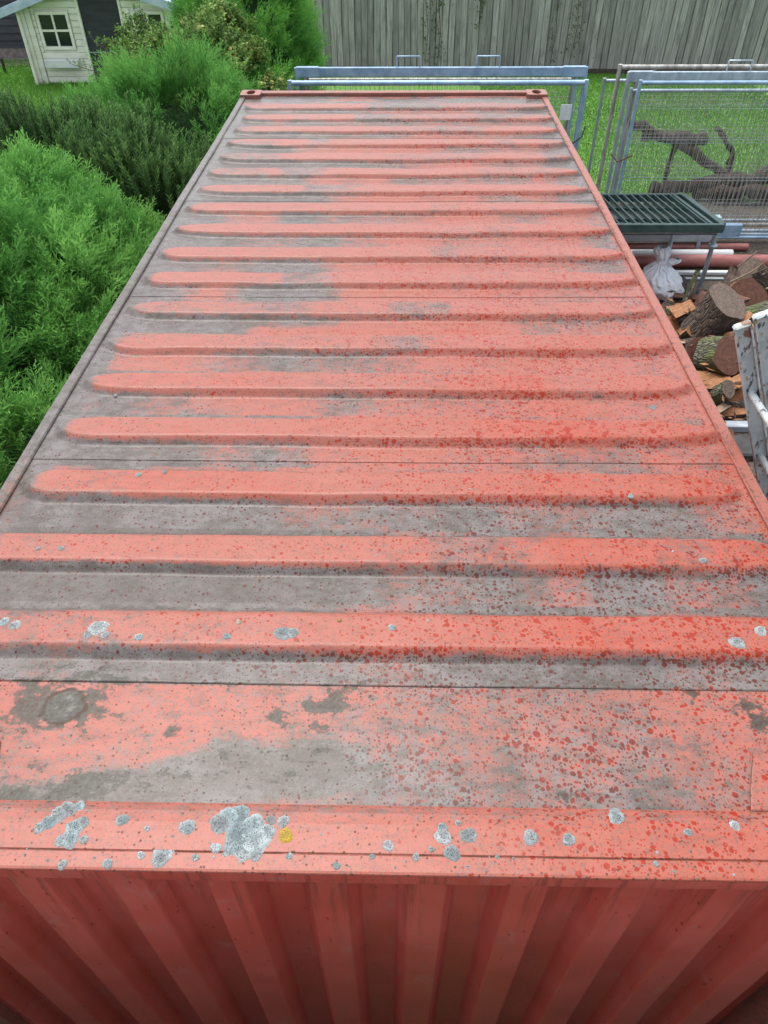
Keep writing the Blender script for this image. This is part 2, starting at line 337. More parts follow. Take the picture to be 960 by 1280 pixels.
for k in range(64):
    a = 2*math.pi*k/64; rr = 1+.10*math.sin(5*a+1)+.06*math.sin(11*a)
    cx, cy, ax, ay = 2.2, 4.2, 5.2, 5.6
    yp.append((cx+ax*rr*np.sign(math.cos(a))*abs(math.cos(a))**.7, cy+ay*rr*np.sign(math.sin(a))*abs(math.sin(a))**.7))
sheet('yard_ground', yp, .006, yardmat())
sheet('leaf_litter', [(2.95+.12*math.sin(i*1.7), 9.55+i*.15) for i in range(9)]+[(3.3+i*.4, 10.85+.16*math.sin(i*2.1)) for i in range(11)]+[(7.4, 9.55)], .010, yardmat())
# ------------------------------------------------------------------ shipping container
BOX = thing('shipping_container', 'long red shipping container with ribbed lichen-spotted roof filling the foreground', 'container')
W, LEN, HT = 1.219, 6.058, 2.591
_fr = random.Random(5); FOOT = [.527+.2945*k+(_fr.uniform(-.007, .007) if k > 1 else 0) for k in range(18)]; TAP = [(_fr.uniform(.14, .27), _fr.uniform(.17, .30)) if k > 1 else (.05, .12) for k in range(18)]
XL = [-1.18, -1.18, -1.156, -1.151, -1.154, -1.156, -1.149, -1.148, -1.145, -1.142, -1.143, -1.132, -1.137, -1.117, -1.12, -1.12, -1.11, -1.14]
XR = [1.18, 1.18, 1.146, 1.183, 1.16, 1.166, 1.175, 1.171, 1.175, 1.176, 1.173, 1.165, 1.165, 1.165, 1.17, 1.165, 1.18, 1.189]
XE = 1.176          # roof sheet meets side rail
def ribs(X, Y):
    h = np.zeros_like(X)
    for k, f in enumerate(FOOT):
        c = f+.080; l, r = XL[k], XR[k]
        tl = np.clip((X-l)/TAP[k][0], 0, 1); tr = np.clip((r-X)/TAP[k][1], 0, 1)
        el = np.sqrt(np.clip(1-(1-tl)**2.2, 0, 1)); er = np.sqrt(np.clip(1-(1-tr)**2.2, 0, 1))
        wv = .081*el*er+.010*(fbm(X*2.3, X*0+k*3.3, 7)-.5); wv = np.where((X < l) | (X > r), -.05, wv)
        yy = Y-c+.012*(1-er)*1.0
        d = wv-np.abs(yy)
        t = np.clip((d+.002)/.033, 0, 1); h = np.maximum(h, .72*t+.28*t*t*(3-2*t))
    return h
def roof_fields(X, Y):
    h = ribs(X, Y); v = 1-h
    k = np.clip(np.floor((Y-.42)/.2945), -1, 18)
    z = 2.5680+.0255*h+.0075*(fbm(X*1.6, Y*2.2, 5)-.5)+.0028*(fbm(X*7, Y*7, 6)-.5)-sum(d_*np.exp(-((X-a_)**2+(Y-b_)**2)/r_**2) for a_, b_, r_, d_ in ((1.09, 1.18, .07, .010), (-1.02, 2.03, .09, .009), (.35, 3.3, .18, .006), (-.5, 2.7, .16, .006), (.7, 1.9, .14, .006), (-.2, 1.15, .12, .005), (.15, 4.2, .2, .007), (-.75, 4.6, .15, .006)))
    z = z-.003*v*np.cos(np.clip(X/XE, -1, 1)*math.pi/2)
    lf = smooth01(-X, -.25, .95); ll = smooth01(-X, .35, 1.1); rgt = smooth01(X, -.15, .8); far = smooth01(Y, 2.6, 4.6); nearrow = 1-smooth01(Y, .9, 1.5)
    # blocks of dirt along each trough: own noise per trough, sharp in x
    nb = vnoise(X*2.6+k*7.3, k*3.1, 11)*.6+vnoise(X*6.1+k*3.7, k*5.9, 12)*.4; nb = smooth01(nb, .18, .82)
    bl = fbm(X*2.2, Y*2.2, 21)
    dv = (.34+.60*lf)*(.35+.75*nb)+.55*nearrow*(.4+.6*nb)+.30*nearrow*smooth01(.35-X, 0, .5)+.14*rgt+.26*far*(.4+.9*nb)*(1-.5*rgt)+.30*smooth01(X, .85, 1.12)*smooth01(Y, 2, 4)
    dv = dv+.45*(bl-.5)-.10*smooth01(fbm(X*4.5, Y*4.5, 23), .5, .66)
    dr = .04+.25*smooth01(bl, .46, .64)+.12*ll+.24*smooth01(vnoise(X*3.3+k*2.9, k*4.7, 31), .62, .8)+.10*far
    dirt = v*dv+h*dr
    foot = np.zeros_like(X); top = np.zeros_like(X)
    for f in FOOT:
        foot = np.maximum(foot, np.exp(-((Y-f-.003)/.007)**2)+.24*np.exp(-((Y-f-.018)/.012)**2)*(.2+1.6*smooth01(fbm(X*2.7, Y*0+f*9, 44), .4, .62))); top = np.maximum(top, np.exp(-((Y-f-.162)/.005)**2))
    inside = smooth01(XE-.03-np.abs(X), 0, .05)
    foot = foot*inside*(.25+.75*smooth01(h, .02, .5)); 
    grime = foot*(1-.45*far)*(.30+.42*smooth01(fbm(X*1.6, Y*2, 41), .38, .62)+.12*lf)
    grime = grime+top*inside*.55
    dirt = dirt+.17*(1-.5*far)*foot*(.4+1.1*fbm(X*9, Y*0+k, 43))
    # strips along both long edges, and the plate by the doors
    le = smooth01(-X, 1.075, 1.135); re = smooth01(X, 1.13, 1.172)
    dirt = np.where(X < 0, dirt*(1-le)+le*(.50+.3*fbm(X*4, Y*4, 51)+.2*smooth01(Y, .9, 1.6)*1), dirt*(1-re)+re*(.10+.60*smooth01(Y, 2.4, 4.2)+.30*fbm(X*6, Y*3, 52)))
    fp = smooth01(Y, 5.63, 5.70); dirt = dirt*(1-fp)+fp*(.42+.42*smooth01(fbm(X*3, Y*8, 61), .40, .55))
    red = .10+.25*h*(1-smooth01(Y, .9, 3.2))+.30*rgt*(1-smooth01(Y, 1.2, 3.0))+.25*smooth01(fbm(X*1.8, Y*2.6, 71), .52, .7)-.18*far  # red also thins with distance, painting in the pale grazing sky sheen
    red = red+.4*np.exp(-((Y-2.205)/.035)**2)*smooth01(.62-np.abs(X+.02), 0, .12)
    dirt = dirt-.6*np.exp(-((Y-2.205)/.05)**2)*smooth01(.62-np.abs(X+.02), 0, .12)
    wet = .60+.17*smooth01(X, -.5, .4)*(1-.35*smooth01(Y, 2.2, 4.2))-.08*far+.55*np.clip(foot, 0, 1)*smooth01(X, -.6, .3)+.20*np.exp(-((h-.5)/.3)**2)*smooth01(X, -.4, .3)-.10*ll*smooth01(Y, .8, 1.4)+.22*(fbm(X*2.5, Y*2.5, 81)-.5)
    moss = np.zeros_like(X)
    # the flat plate at the near end: dark drift of dirt, scars, moss round the rusted pit
    pl = 1-smooth01(Y, .452, .458)
    dirt = dirt*(1-pl)+pl*(.29+.42*(fbm(X*3.2, Y*4, 91)-.4)+.22*smooth01(X, -.3, .2)*(1-smooth01(X, .55, .85))+.10*smooth01(.3-Y, 0, .12))
    red = red*(1-pl)+pl*(.24+.3*smooth01(-X, -.2, .5))
    xb = np.interp(X, [-1.2, -.82, -.66, -.53, -.41, -.25, -.08, .03, .12], [.16, .175, .20, .215, .262, .298, .315, .25, .16])
    yl = np.interp(X, [-1.2, -.82, -.45, -.25, -.04, .12], [.12, .12, .15, .185, .215, .2])
    band = smooth01(xb+.10*(fbm(X*9, Y*9, 92)-.5)-Y, -.035, .045)*smooth01(Y-yl, -.05, .03)*(1-smooth01(X, -.05, .10))
    dirt = dirt+pl*band*(.36+.6*smooth01(fbm(X*5, Y*9, 93), .34, .62)); wet = wet*(1-.35*pl*(1-smooth01(X, -.1, .1)))
    moss = moss+pl*band*(.22+.26*smooth01(Y-xb, -.055, -.005))
    for sx, sy, sr, a in ((-.464, .32, .022, .75), (-.225, .361, .027, .6), (-.143, .395, .024, .65), (-.119, .342, .026, .6), (-.086, .407, .023, .55), (.787, .442, .027, .5), (.911, .411, .046, .55),
                          (.92, .357, .026, .45), (-.835, .44, .10, .40), (-.655, .44, .09, .42), (-.82, .37, .05, .5), (-.68, .35, .035, .35), (.423, .166, .03, .5), (-.048, .43, .06, .35), (-.642, .204, .05, .45), (-.79, .19, .05, .5)):
        moss = moss+a*np.exp(-((X-sx)**2+((Y-sy)*1.15)**2)/(1.3*sr)**2)
    pit = np.sqrt(((X+.746)/1.0)**2+((Y-.386)/.92)**2)+.014*(fbm(X*26, Y*26, 94)-.5)
    pm = smooth01(.050-pit, -.003, .003); z = z-.0012*pm
    moss = np.where(pm > .5, .50+.55*smooth01(pit, .022, .046)*(.6+.8*(fbm(X*30, Y*30, 96)-.2)), moss+.42*np.exp(-((pit-.062)/.02)**2)*smooth01(fbm(X*12, Y*12, 95), .35, .6)); dirt = np.maximum(dirt, 1.15*pm); wet = wet*(1-pm)
    grime = grime*(1-pl)+pl*(.10+1.0*np.exp(-((pit-.049)/.006)**2))
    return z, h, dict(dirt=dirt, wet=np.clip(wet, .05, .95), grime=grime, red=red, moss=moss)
SEAM = [.146, .456, 1.334, 2.522, 3.700, 4.878, 5.985]
xs = np.linspace(-XE, XE, 190)
for i in range(6):
    y0, y1 = SEAM[i], SEAM[i+1]-.0015; n = max(30, int((y1-y0)/.0065)); ys = np.linspace(y0, y1, n)
    X, Y = np.meshgrid(xs, ys); z, h, A = roof_fields(X, Y)
    z = z+.0016*(1-smooth01(Y-y0, 0, .25)) if i else z
    dn = np.minimum(np.abs(Y-y0), np.abs(Y-SEAM[i+1])); sn = np.exp(-(dn/.0035)**2)
    brk = smooth01(fbm(X*5, Y*0+i, 101), .30, .5) if i != 1 and i else np.ones_like(X)
    A['grime'] = A['grime']+(.22+.45*fbm(X*7, Y*0+i, 104))*sn*brk; 
    if i < 2: A['moss'] = A['moss']+np.exp(-(np.abs(Y-.456)/.014)**2)*.42*smooth01(fbm(X*6, Y*6, 103), .42, .6)*(1-smooth01(X, -.35, .1)*.7)
    V = np.stack([X, Y, z], -1).reshape(-1, 3); nx = len(xs)
    # turned-down near lip so the lap reads as an edge
    lip = np.stack([xs, np.full(nx, y0), z[0]-.0045], -1); V = np.concatenate([V, lip]); nV = n*nx
    I = np.arange((n-1)*nx).reshape(n-1, nx)[:, :-1].ravel(); Fq = np.stack([I, I+1, I+nx+1, I+nx], 1)
    J = np.arange(nx-1); Fl = np.stack([nV+J, nV+J+1, J+1, J], 1)
    at = {a: np.concatenate([q.ravel(), q[0]+(.4 if a == 'grime' else 0)]) for a, q in A.items()}
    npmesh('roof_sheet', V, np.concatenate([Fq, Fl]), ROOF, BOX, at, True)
# near-end top rail (header): fine grid profile so the same paint fields apply
prof = [(.034, 2.5455), (.012, 2.544), (0, 2.546), (-.0005, 2.566), (0, 2.5855), (.0015, 2.5885), (.006, 2.590), (.020, 2.5905), (.0365, 2.5905), (.0385, 2.5885), (.0395, 2.5885), (.0415, 2.5915), (.07, 2.5925), (.10, 2.592), (.125, 2.589), (.140, 2.5805), (.149, 2.574)]
px_ = np.linspace(-1.06, 1.06, 420); d_ = np.cumsum([0]+[math.dist(prof[i], prof[i+1]) for i in range(len(prof)-1)])
tt = np.unique(np.concatenate([d_, np.linspace(0, d_[-1], 46)])); py = np.interp(tt, d_, [p[0] for p in prof]); pz = np.interp(tt, d_, [p[1] for p in prof])
X, Yp = np.meshgrid(px_, py); Z = np.repeat(pz[:, None], len(px_), 1)+.0012*(fbm(X*6, Yp*6, 3)-.5)
topm = np.where(Yp > .1, 1.0, smooth01(Z, 2.583, 2.589)); rgt = smooth01(X, -.1, .5)
AA = dict(dirt=.16+.24*np.exp(-((Yp-.13)/.018)**2)*topm+.25*smooth01(fbm(X*4, Yp*6, 8), .55, .7)*(1-.6*rgt), wet=np.clip(.36+.40*rgt+.2*(fbm(X*3, Yp*3, 9)-.5), 0, .95)*topm+.12*(1-topm),
          grime=.06+.62*np.exp(-((Yp-.039)/.0016)**2)*topm+.55*np.exp(-((Yp-.146)/.003)**2)+.3*np.exp(-((Z-2.545)/.003)**2)*smooth01(fbm(X*3, X*0, 4), .45, .6)+.35*np.exp(-((Z-2.5875)/.002)**2)*smooth01(fbm(X*4, X*0, 14), .48, .62),
          red=.40+.2*rgt+.25*(1-topm), moss=.28*np.exp(-((Yp-.13)/.02)**2)*smooth01(fbm(X*7, Yp*9, 18), .6, .72))
n, nx = X.shape; I = np.arange((n-1)*nx).reshape(n-1, nx)[:, :-1].ravel()
HDR = npmesh('top_rail', np.stack([X, Yp, Z], -1).reshape(-1, 3), np.stack([I, I+1, I+nx+1, I+nx], 1), [ROOF, WALL], BOX, {k: v.ravel() for k, v in AA.items()}, False, (Z.ravel()[I] < 2.583).astype(int)*(Yp.ravel()[I] < .05).astype(int))
for sx in (-1, 1):
    q = MB(); a, b_ = sorted((sx*1.062, sx*1.219)); q.box((a, .163, 2.50), (b_-(.0 if sx < 0 else 0), .17, 2.575)); 
    # long side rail, its flat top a little below the rib crowns
    q = MB(); prof2 = [(sx*1.174, 2.50), (sx*1.174, 2.5745), (sx*1.178, 2.5785), (sx*1.208, 2.5785), (sx*1.2155, 2.576), (sx*1.219, 2.570), (sx*1.219, 2.50)]
    if sx > 0: prof2 = prof2[::-1]
    ysr = np.linspace(.163, LEN-.163, 260); V = []; 
    for y in ysr:
        for a, b_ in prof2: V.append((a+.0012*math.sin(y*3.1+sx), y, b_+.0014*math.sin(y*2.3)+.0008*math.sin(y*9)))
    V = np.array(V); m_ = len(prof2); I = np.arange((len(ysr)-1)*m_).reshape(-1, m_)[:, :-1].ravel(); Fq = np.stack([I, I+m_, I+m_+1, I+1], 1)
    xx, yy = V[:, 0], V[:, 1]; ft = smooth01(yy, .9, 1.6)
    at = dict(dirt=(.50+.35*ft if sx < 0 else .12+.15*smooth01(yy, 3, 5))+.25*(fbm(xx*9, yy*4, 15)-.5), wet=.35+0*xx, grime=.10+.5*np.exp(-((np.abs(xx)-1.177)/.003)**2), red=.2+0*xx, moss=.0*xx+(.18*smooth01(fbm(yy*2, yy*0, 19), .45, .65) if sx < 0 else 0))
    npmesh('side_rail', V, Fq, ROOF, BOX, at, False)
q = MB(); q.prism([(5.99, 2.45), (5.99, 2.5885), (5.997, 2.594), (6.048, 2.594), (6.056, 2.588), (6.056, 2.45)], -1.06, 1.06)
q.build('door_header', RAIL, BOX)
def casting(sx, y0, y1, z0, z1, hole=True):
    """corner casting: block with an oval lifting hole let into its top"""
    q = MB(); xa, xb = sorted((sx*1.057, sx*1.2205)); cx, cy = (xa+xb)/2, (y0+y1)/2; n = 32
    ov = []; sq = []
    for k in range(n):
        a = 2*math.pi*(k+.5)/n; c, s_ = math.cos(a), math.sin(a)
        ov.append((cx+.034*c, cy+.062*np.sign(s_)*abs(s_)**.8)); mx = max(abs(c), abs(s_)); sq.append((cx+(xb-xa)/2*.985*c/mx, cy+(y1-y0)/2*.985*s_/mx))
    top = [(x, y, z1) for x, y in sq]; inn = [(x, y, z1) for x, y in ov]; dwn = [(x, y, z1-.03) for x, y in ov]
    out = [(cx+(x-cx)/.985, cy+(y-cy)/.985, z1-.004) for x, y in sq]; bot = [(x, y, z0) for x, y, _ in out]
    o = [top, inn, dwn, out, bot]; vs = sum(o, []); T = lambda r, k: r*n+k % n
    fs = []
    for k in range(n):
        fs += [(T(0, k), T(0, k+1), T(1, k+1), T(1, k)), (T(1, k), T(1, k+1), T(2, k+1), T(2, k)), (T(3, k), T(3, k+1), T(0, k+1), T(0, k)), (T(4, k), T(4, k+1), T(3, k+1), T(3, k))]
    fs.append(tuple(T(2, k) for k in range(n)))
    q.add(vs, fs); q.add([(x, y, z1-.0295) for x, y in ov], [tuple(range(n))], 1)
    q.build('corner_casting', [RAIL, RUST], BOX)
for sx in (-1, 1):
    for y0, y1 in ((.0, .16), (5.90, 6.0605)):
        casting(sx, y0, y1, 2.475, 2.5975); casting(sx, y0, y1, .0, .118)
    q = MB(); a, b_ = sorted((sx*1.166, sx*1.217)); q.box((a, .004, .118), (b_, .15, 2.475)); q.build('corner_post', RAIL, BOX)
    q = MB(); q.box((a, 5.91, .118), (b_, 6.055, 2.475)); q.build('corner_post', RAIL, BOX)
    # gusset plate over the roof corner (its slanted edge shows at the frame edge)
    q = MB(); pts = [(.820, .1505), (.836, .20), (.872, .285), (.93, .345), (1.172, .40), (1.172, .1505)] if sx > 0 else [(-.885, .152), (-.862, .20), (-.846, .245), (-.858, .29), (-.90, .325), (-1.172, .40), (-1.172, .152)]
    if sx < 0: pts = pts[::-1]
    cxy = (sum(p[0] for p in pts)/len(pts), sum(p[1] for p in pts)/len(pts)); N = len(pts); NX = 40
    zt = 2.5755; R = [[(cxy[0]+(x-cxy[0])*t, cxy[1]+(y-cxy[1])*t, zt) for x, y in pts] for t in (.35, .7, .97)]+[[(x, y, zt-.0015) for x, y in pts], [(x, y, 2.565) for x, y in pts]]
    vs = sum(R, []); fs = [tuple(range(N))]+[(r*N+k, (r+1)*N+k, (r+1)*N+(k+1) % N, r*N+(k+1) % N) for r in range(4) for k in range(N)]
    q.add(vs, fs); o = q.build('corner_plate', ROOF, BOX)
    for an, vv in (('dirt', .27), ('wet', .78), ('grime', .10), ('red', .3), ('moss', .10)):
        a_ = o.data.attributes.new(an, 'FLOAT', 'POINT'); a_.data.foreach_set('value', np.full(len(o.data.vertices), vv, np.float32))
# corrugated end wall: outer flats .082 wide every .2185 m, 42 mm deep
cor = []; 
for k in range(-7, 7):
    c = -.088+.2185*k; cor += [(c-.041, .034), (c+.041, .034), (c+.068, .088), (c+.1505, .088)]
cor = [p for p in cor if -1.165 < p[0] < 1.165]; cor = [(-1.165, cor[0][1])]+cor+[(1.165, cor[-1][1])]
cx_ = []; 
for i in range(len(cor)-1):
    (a, b_), (c, d) = cor[i], cor[i+1]
    for t in (0., .06, .5, .94): cx_.append((a+(c-a)*t, b_+(d-b_)*t))
cx_.append(cor[-1]); cx_ = np.array(cx_)
# soften the folds
sm_ = cx_.copy(); sm_[1:-1, 1] = .25*cx_[:-2, 1]+.5*cx_[1:-1, 1]+.25*cx_[2:, 1]
zz = np.linspace(.13, 2.5465, 60); Xg, Zg = np.meshgrid(sm_[:, 0], zz); Yg = np.repeat(sm_[:, 1][None], len(zz), 0)+.004*(fbm(Xg*3, Zg*2.2, 77)-.5)*2
n, nx = Xg.shape; I = np.arange((n-1)*nx).reshape(n-1, nx)[:, :-1].ravel()
npmesh('end_wall', np.stack([Xg, Yg, Zg], -1).reshape(-1, 3), np.stack([I, I+1, I+nx+1, I+nx], 1), WALL, BOX, None, True)
q = MB(); q.box((-1.055, .004, .0), (1.055, .15, .128)); q.build('bottom_rail', RAIL, BOX)
for sx in (-1, 1):
    pts = []; y = .15
    while y < 5.85: pts += [(sx*1.21, y), (sx*1.21, y+.07), (sx*1.176, y+.14), (sx*1.176, y+.21)]; y += .28
    pts = [p for p in pts if p[1] < 5.91]+[(sx*1.21, 5.91)]
    q = MB(); N = len(pts); q.add([(a, b_, .15) for a, b_ in pts]+[(a, b_, 2.51) for a, b_ in pts], [(i, i+1, N+i+1, N+i)[::sx] for i in range(N-1)]); q.build('side_wall', WALL, BOX)
    q = MB(); a, b_ = sorted((sx*1.16, sx*1.218)); q.box((a, .16, .0), (b_, 5.90, .155)); q.build('bottom_rail', RAIL, BOX)
    q = MB(); a, b_ = sorted((sx*.003, sx*1.078)); q.box((a, 6.0, .12), (b_, 6.045, 2.448), 0, .006); d = q.build('door', WALL, BOX)
    q = MB()
    for xx in (.3, .8): q.tube([(sx*xx, 6.068, .1), (sx*xx, 6.068, 2.47)], .014)
    q.build('locking_bar', GALV, d)
q = MB(); q.box((-1.155, .1505, .05), (1.155, 5.99, .14)); q.build('floor', DARKW, BOX)
# lichens: thin irregular crusts standing on the paint
def lichenmat(name, rim, mid, dot):
    m, nt, b = newmat(name); P = objco(nt); t = attr(nt, 'tint'); n = NO(nt, P, 60, 5, .7); v = nd(nt, 'TexVoronoi', {'Vector': P, 'Scale': 330}, feature='F1').outputs['Distance']
    nn = NO(nt, P, 210, 4, .7); big = NO(nt, P, 26, 3)
    col = MX(nt, SM(nt, MA(nt, 'ADD', MA(nt, 'MULTIPLY', t, .5), MA(nt, 'ADD', MA(nt, 'MULTIPLY_ADD', n, 1.2, -.6), MA(nt, 'MULTIPLY_ADD', big, .8, -.4))), .1, .55), mid, rim)
    col = MX(nt, MA(nt, 'MULTIPLY', SM(nt, MA(nt, 'ADD', MA(nt, 'MULTIPLY', v, .6), MA(nt, 'MULTIPLY', nn, .8)), .66, .53), SM(nt, MA(nt, 'SUBTRACT', MA(nt, 'ADD', 1.0, MA(nt, 'MULTIPLY', big, .6)), t), .25, .75)), col, dot)
    oi = nd(nt, 'ObjectInfo').outputs['Random']; col = nd(nt, 'HueSaturation', {'Color': col, 'Value': SM(nt, oi, 0, 1, .72, 1.08), 'Saturation': SM(nt, MA(nt, 'FRACT', MA(nt, 'MULTIPLY', oi, 9.1)), 0, 1, .35, 1.05)}).outputs[0]
    setb(nt, b, col, .9, 0.0, MA(nt, 'ADD', n, v), .6, .002); return m
LICH = lichenmat('pale_lichen', (.225, .278, .290), (.125, .160, .163), (.035, .046, .044))
LICHY = lichenmat('yellow_lichen', (.30, .20, .025), (.21, .145, .03), (.08, .06, .03))
def lichen(x, y, r, z, mt, par, rng):
    n, k = (34, 5) if r > .0055 else (12, 2); ph = rng.random(6)*6.28; V = [(x, y, z+.0018)]; tv = [0.0]
    sxx, syy = 1+.15*(rng.random()-.5), 1+.15*(rng.random()-.5)
    for j in range(1, k+1):
        t = j/k
        for i in range(n):
            a = 2*math.pi*i/n; rr = r*(1+.08*math.sin(2*a+ph[3])+.07*math.sin(3*a+ph[0])+.05*math.sin(7*a+ph[1])+.04*math.sin(11*a+ph[2])+.03*math.sin(16*a+ph[4]))*t**.9
            V.append((x+rr*math.cos(a)*sxx, y+rr*math.sin(a)*syy, z+(.0018*(1-t**6)+.0004*rng.random() if j < k else -.003))); tv.append(t)
    fs = [(0, 1+i, 1+(i+1) % n) for i in range(n)]
    for j in range(k-1):
        for i in range(n): fs += [(1+j*n+i, 1+(j+1)*n+i, 1+(j+1)*n+(i+1) % n), (1+j*n+i, 1+(j+1)*n+(i+1) % n, 1+j*n+(i+1) % n)]
    return npmesh('lichen_patch', np.array(V), np.array(fs), mt, par, {'tint': np.array(tv)}, True)
HL = [(-.683,.082,.0134),(-.667,.094,.0169),(-.655,.108,.0204),(-.638,.122,.0205),(-.618,.129,.0137),(-.609,.086,.0201),(-.598,.095,.0152),(-.612,.061,.0199),(-.63,.055,.0132),(-.583,.059,.0099),(-.515,.101,.0152),(-.458,.084,.0067),(-.375,.088,.0184),(-.412,.039,.0262),(-.417,.024,.0191),(-.457,.03,.0098),(-.611,.010,.0099),(-.521,.013,.0115),(-.346,.027,.0081),(-.294,.11,.0237),(-.308,.096,.0235),(-.269,.114,.0251),(-.24,.089,.0301),(-.262,.072,.0365),(-.231,.064,.033),(-.276,.055,.0197),(-.249,.045,.0229),(-.223,.032,.013),(-.205,.081,.0166),(-.307,.047,.0115),(-.284,.038,.0098),(-.202,.106,.0118),(-.176,.103,.0151),(-.155,.033,.0081),(-.058,.016,.008),(.013,.035,.0065),(.045,.057,.0131),(.158,.095,.0117),(.158,.077,.0198),(.175,.045,.0179),(.211,.08,.0182),(.191,.106,.0067),(.133,.051,.0065),(.102,.036,.0081),(.338,.078,.0181),(.416,.075,.0148),(.525,.125,.0189),(.665,.094,.0099),(.767,.11,.0116),(.267,.039,.0065),(.583,.03,.0064),(.616,.016,.0048)]
RL = [(-.976,.621,.0148),(-.942,.611,.0168),(-.72,.603,.0252),(-.739,.582,.0145),(-.695,.58,.0124),(-.605,.574,.0124),(-.378,.58,.0113),(-.235,.592,.0228),(-.21,.593,.0165),(.047,.615,.0104),(.927,.58,.0192),(1.0,.618,.0164),(-.917,.890,.0093),(-.981,.888,.007),(-.779,1.225,.0103),(-.698,1.24,.0078),(-1.002,1.715,.0089),(.927,.868,.0113),(.787,1.145,.0099),(.99,1.66,.0144)]
lr = np.random.default_rng(3)
zh = lambda y: float(np.interp(y, py[tt > d_[2]], pz[tt > d_[2]]))
for i, (x, y, r) in enumerate(HL): lichen(x, y, r, zh(y)+.0002+.00022*(i % 5), LICH, HDR, lr)
lichen(-.167, .074, .0166, zh(.074)+.0012, LICHY, HDR, lr)['label'] = 'yellow lichen patch'
for k in range(46):
    x, y = lr.uniform(-.95, .95), lr.uniform(.01, .135); lichen(x, y, lr.uniform(.002, .0045), zh(y), LICH, HDR, lr)
sheets = [o for o in BOX.children if o.name.startswith('roof_sheet')]
def sheet_at(y): return sheets[max(i for i in range(6) if SEAM[i] <= y)]
for i, (x, y, r) in enumerate(RL):
    z = float(roof_fields(np.array([[x]]), np.array([[y]]))[0][0, 0]); lichen(x, y, r, z+.0022+.0002*(i % 3), LICH, sheet_at(y), lr)
for k in range(60):
    f = FOOT[int(lr.integers(0, 6))]; x, y = lr.uniform(-1.1, 1.1), f+lr.uniform(.045, .12)
    z = float(roof_fields(np.array([[x]]), np.array([[y]]))[0][0, 0]); lichen(x, y, lr.uniform(.002, .005), z+.001, LICH, sheet_at(y), lr)
for x, y, r in ((-.356, .627, .0084), (-.092, .636, .0063)):
    z = float(roof_fields(np.array([[x]]), np.array([[y]]))[0][0, 0]); lichen(x, y, r, z+.0022, LICHY, sheet_at(y), lr)['label'] = 'yellow lichen speck'
# ------------------------------------------------------------------ unseen roof-high block added behind the camera to shade the end wall
q = MB(); q.box((-6, -9, 0), (6, -.80, 2.32)); o = q.build('added_shade_block', DARKW); o['kind'] = 'structure'
# ------------------------------------------------------------------ weathered board fence
FY = lambda x: 19.05-.04*x
fence = thing('board_fence', 'tall weathered grey fence of upright boards across the back of the garden', 'fence', (2, FY(2), 0))
me_p = []
for v in range(6):
    q = MB(); r_ = random.Random(v); wd = .062+.005*r_.random(); h = 2.05+.04*r_.random(); M = Matrix.Rotation(rad(3+3*r_.random()), 4, 'Z')
    N = 8
    for face in range(1):
        prof = [(-wd, .0), (-wd+.006, -.006), (wd-.006, -.016), (wd, -.011), (wd, .012), (-wd, .006)]
        vs = []; 
        for j in range(N+1):
            z = .02+h*j/N; bx = .006*math.sin(j*.8+v*2); by = .006*math.sin(j*.6+v)
            for a, b_ in prof: vs.append(M @ Vector((a+bx, b_+by, z)))
        n = len(prof); fs = [(j*n+k, j*n+(k+1) % n, (j+1)*n+(k+1) % n, (j+1)*n+k) for j in range(N) for k in range(n)]+[tuple(range(n))[::-1], tuple(range(N*n, N*n+n))]
        q.add(vs, fs)
    o = q.build('board', GREYW); me_p.append(o.data); bpy.data.objects.remove(o)
ang = math.atan(-.04); x = -4.3; i = 0
while x < 11.5:
    o = bpy.data.objects.new('board', me_p[random.randrange(6)]); o.location = (x-2, FY(x)-FY(2)+random.uniform(-.008, .008), random.uniform(-.02, .02))
    o.rotation_euler = (random.uniform(-.006, .006), random.uniform(-.011, .011), ang); link(o, fence); 
    o = bpy.data.objects.new('board', me_p[random.randrange(6)]); o.location = (x-2+.07, FY(x)-FY(2)+.034, random.uniform(-.02, .02)); o.rotation_euler = (0, random.uniform(-.008, .008), ang); link(o, fence)
    x += random.uniform(.136, .146); i += 1
q = MB()
for z in (.35, 1.05, 1.75): q.box((-4.3, .025, z), (11.4, .065, z+.09), M=Matrix.Identity(4))
q2 = MB(); M = Matrix.Translation((2, FY(2), 0)) @ Matrix.Rotation(ang, 4, 'Z')
for z in (.35, 1.05, 1.75): q2 = MB(); q2.box((-6.3, .062, z), (9.4, .10, z+.09), M=M); q2.build('fence_rail', GREYW, fence)
for xx in (-3.4, .9, 3.72, 5.9, 9.0):
    q2 = MB(); q2.box((xx-2-.05, -.035 if xx in (3.72, 5.9) else .07, -.1), (xx-2+.05, .02 if xx in (3.72, 5.9) else .17, 2.1), 0, .004, M=M); q2.build('fence_post', GREYW, fence)
q2 = MB(); q2.box((-6.3, -.03, -.05), (9.4, .03, .10), M=M); q2.build('gravel_board', DARKW, fence)
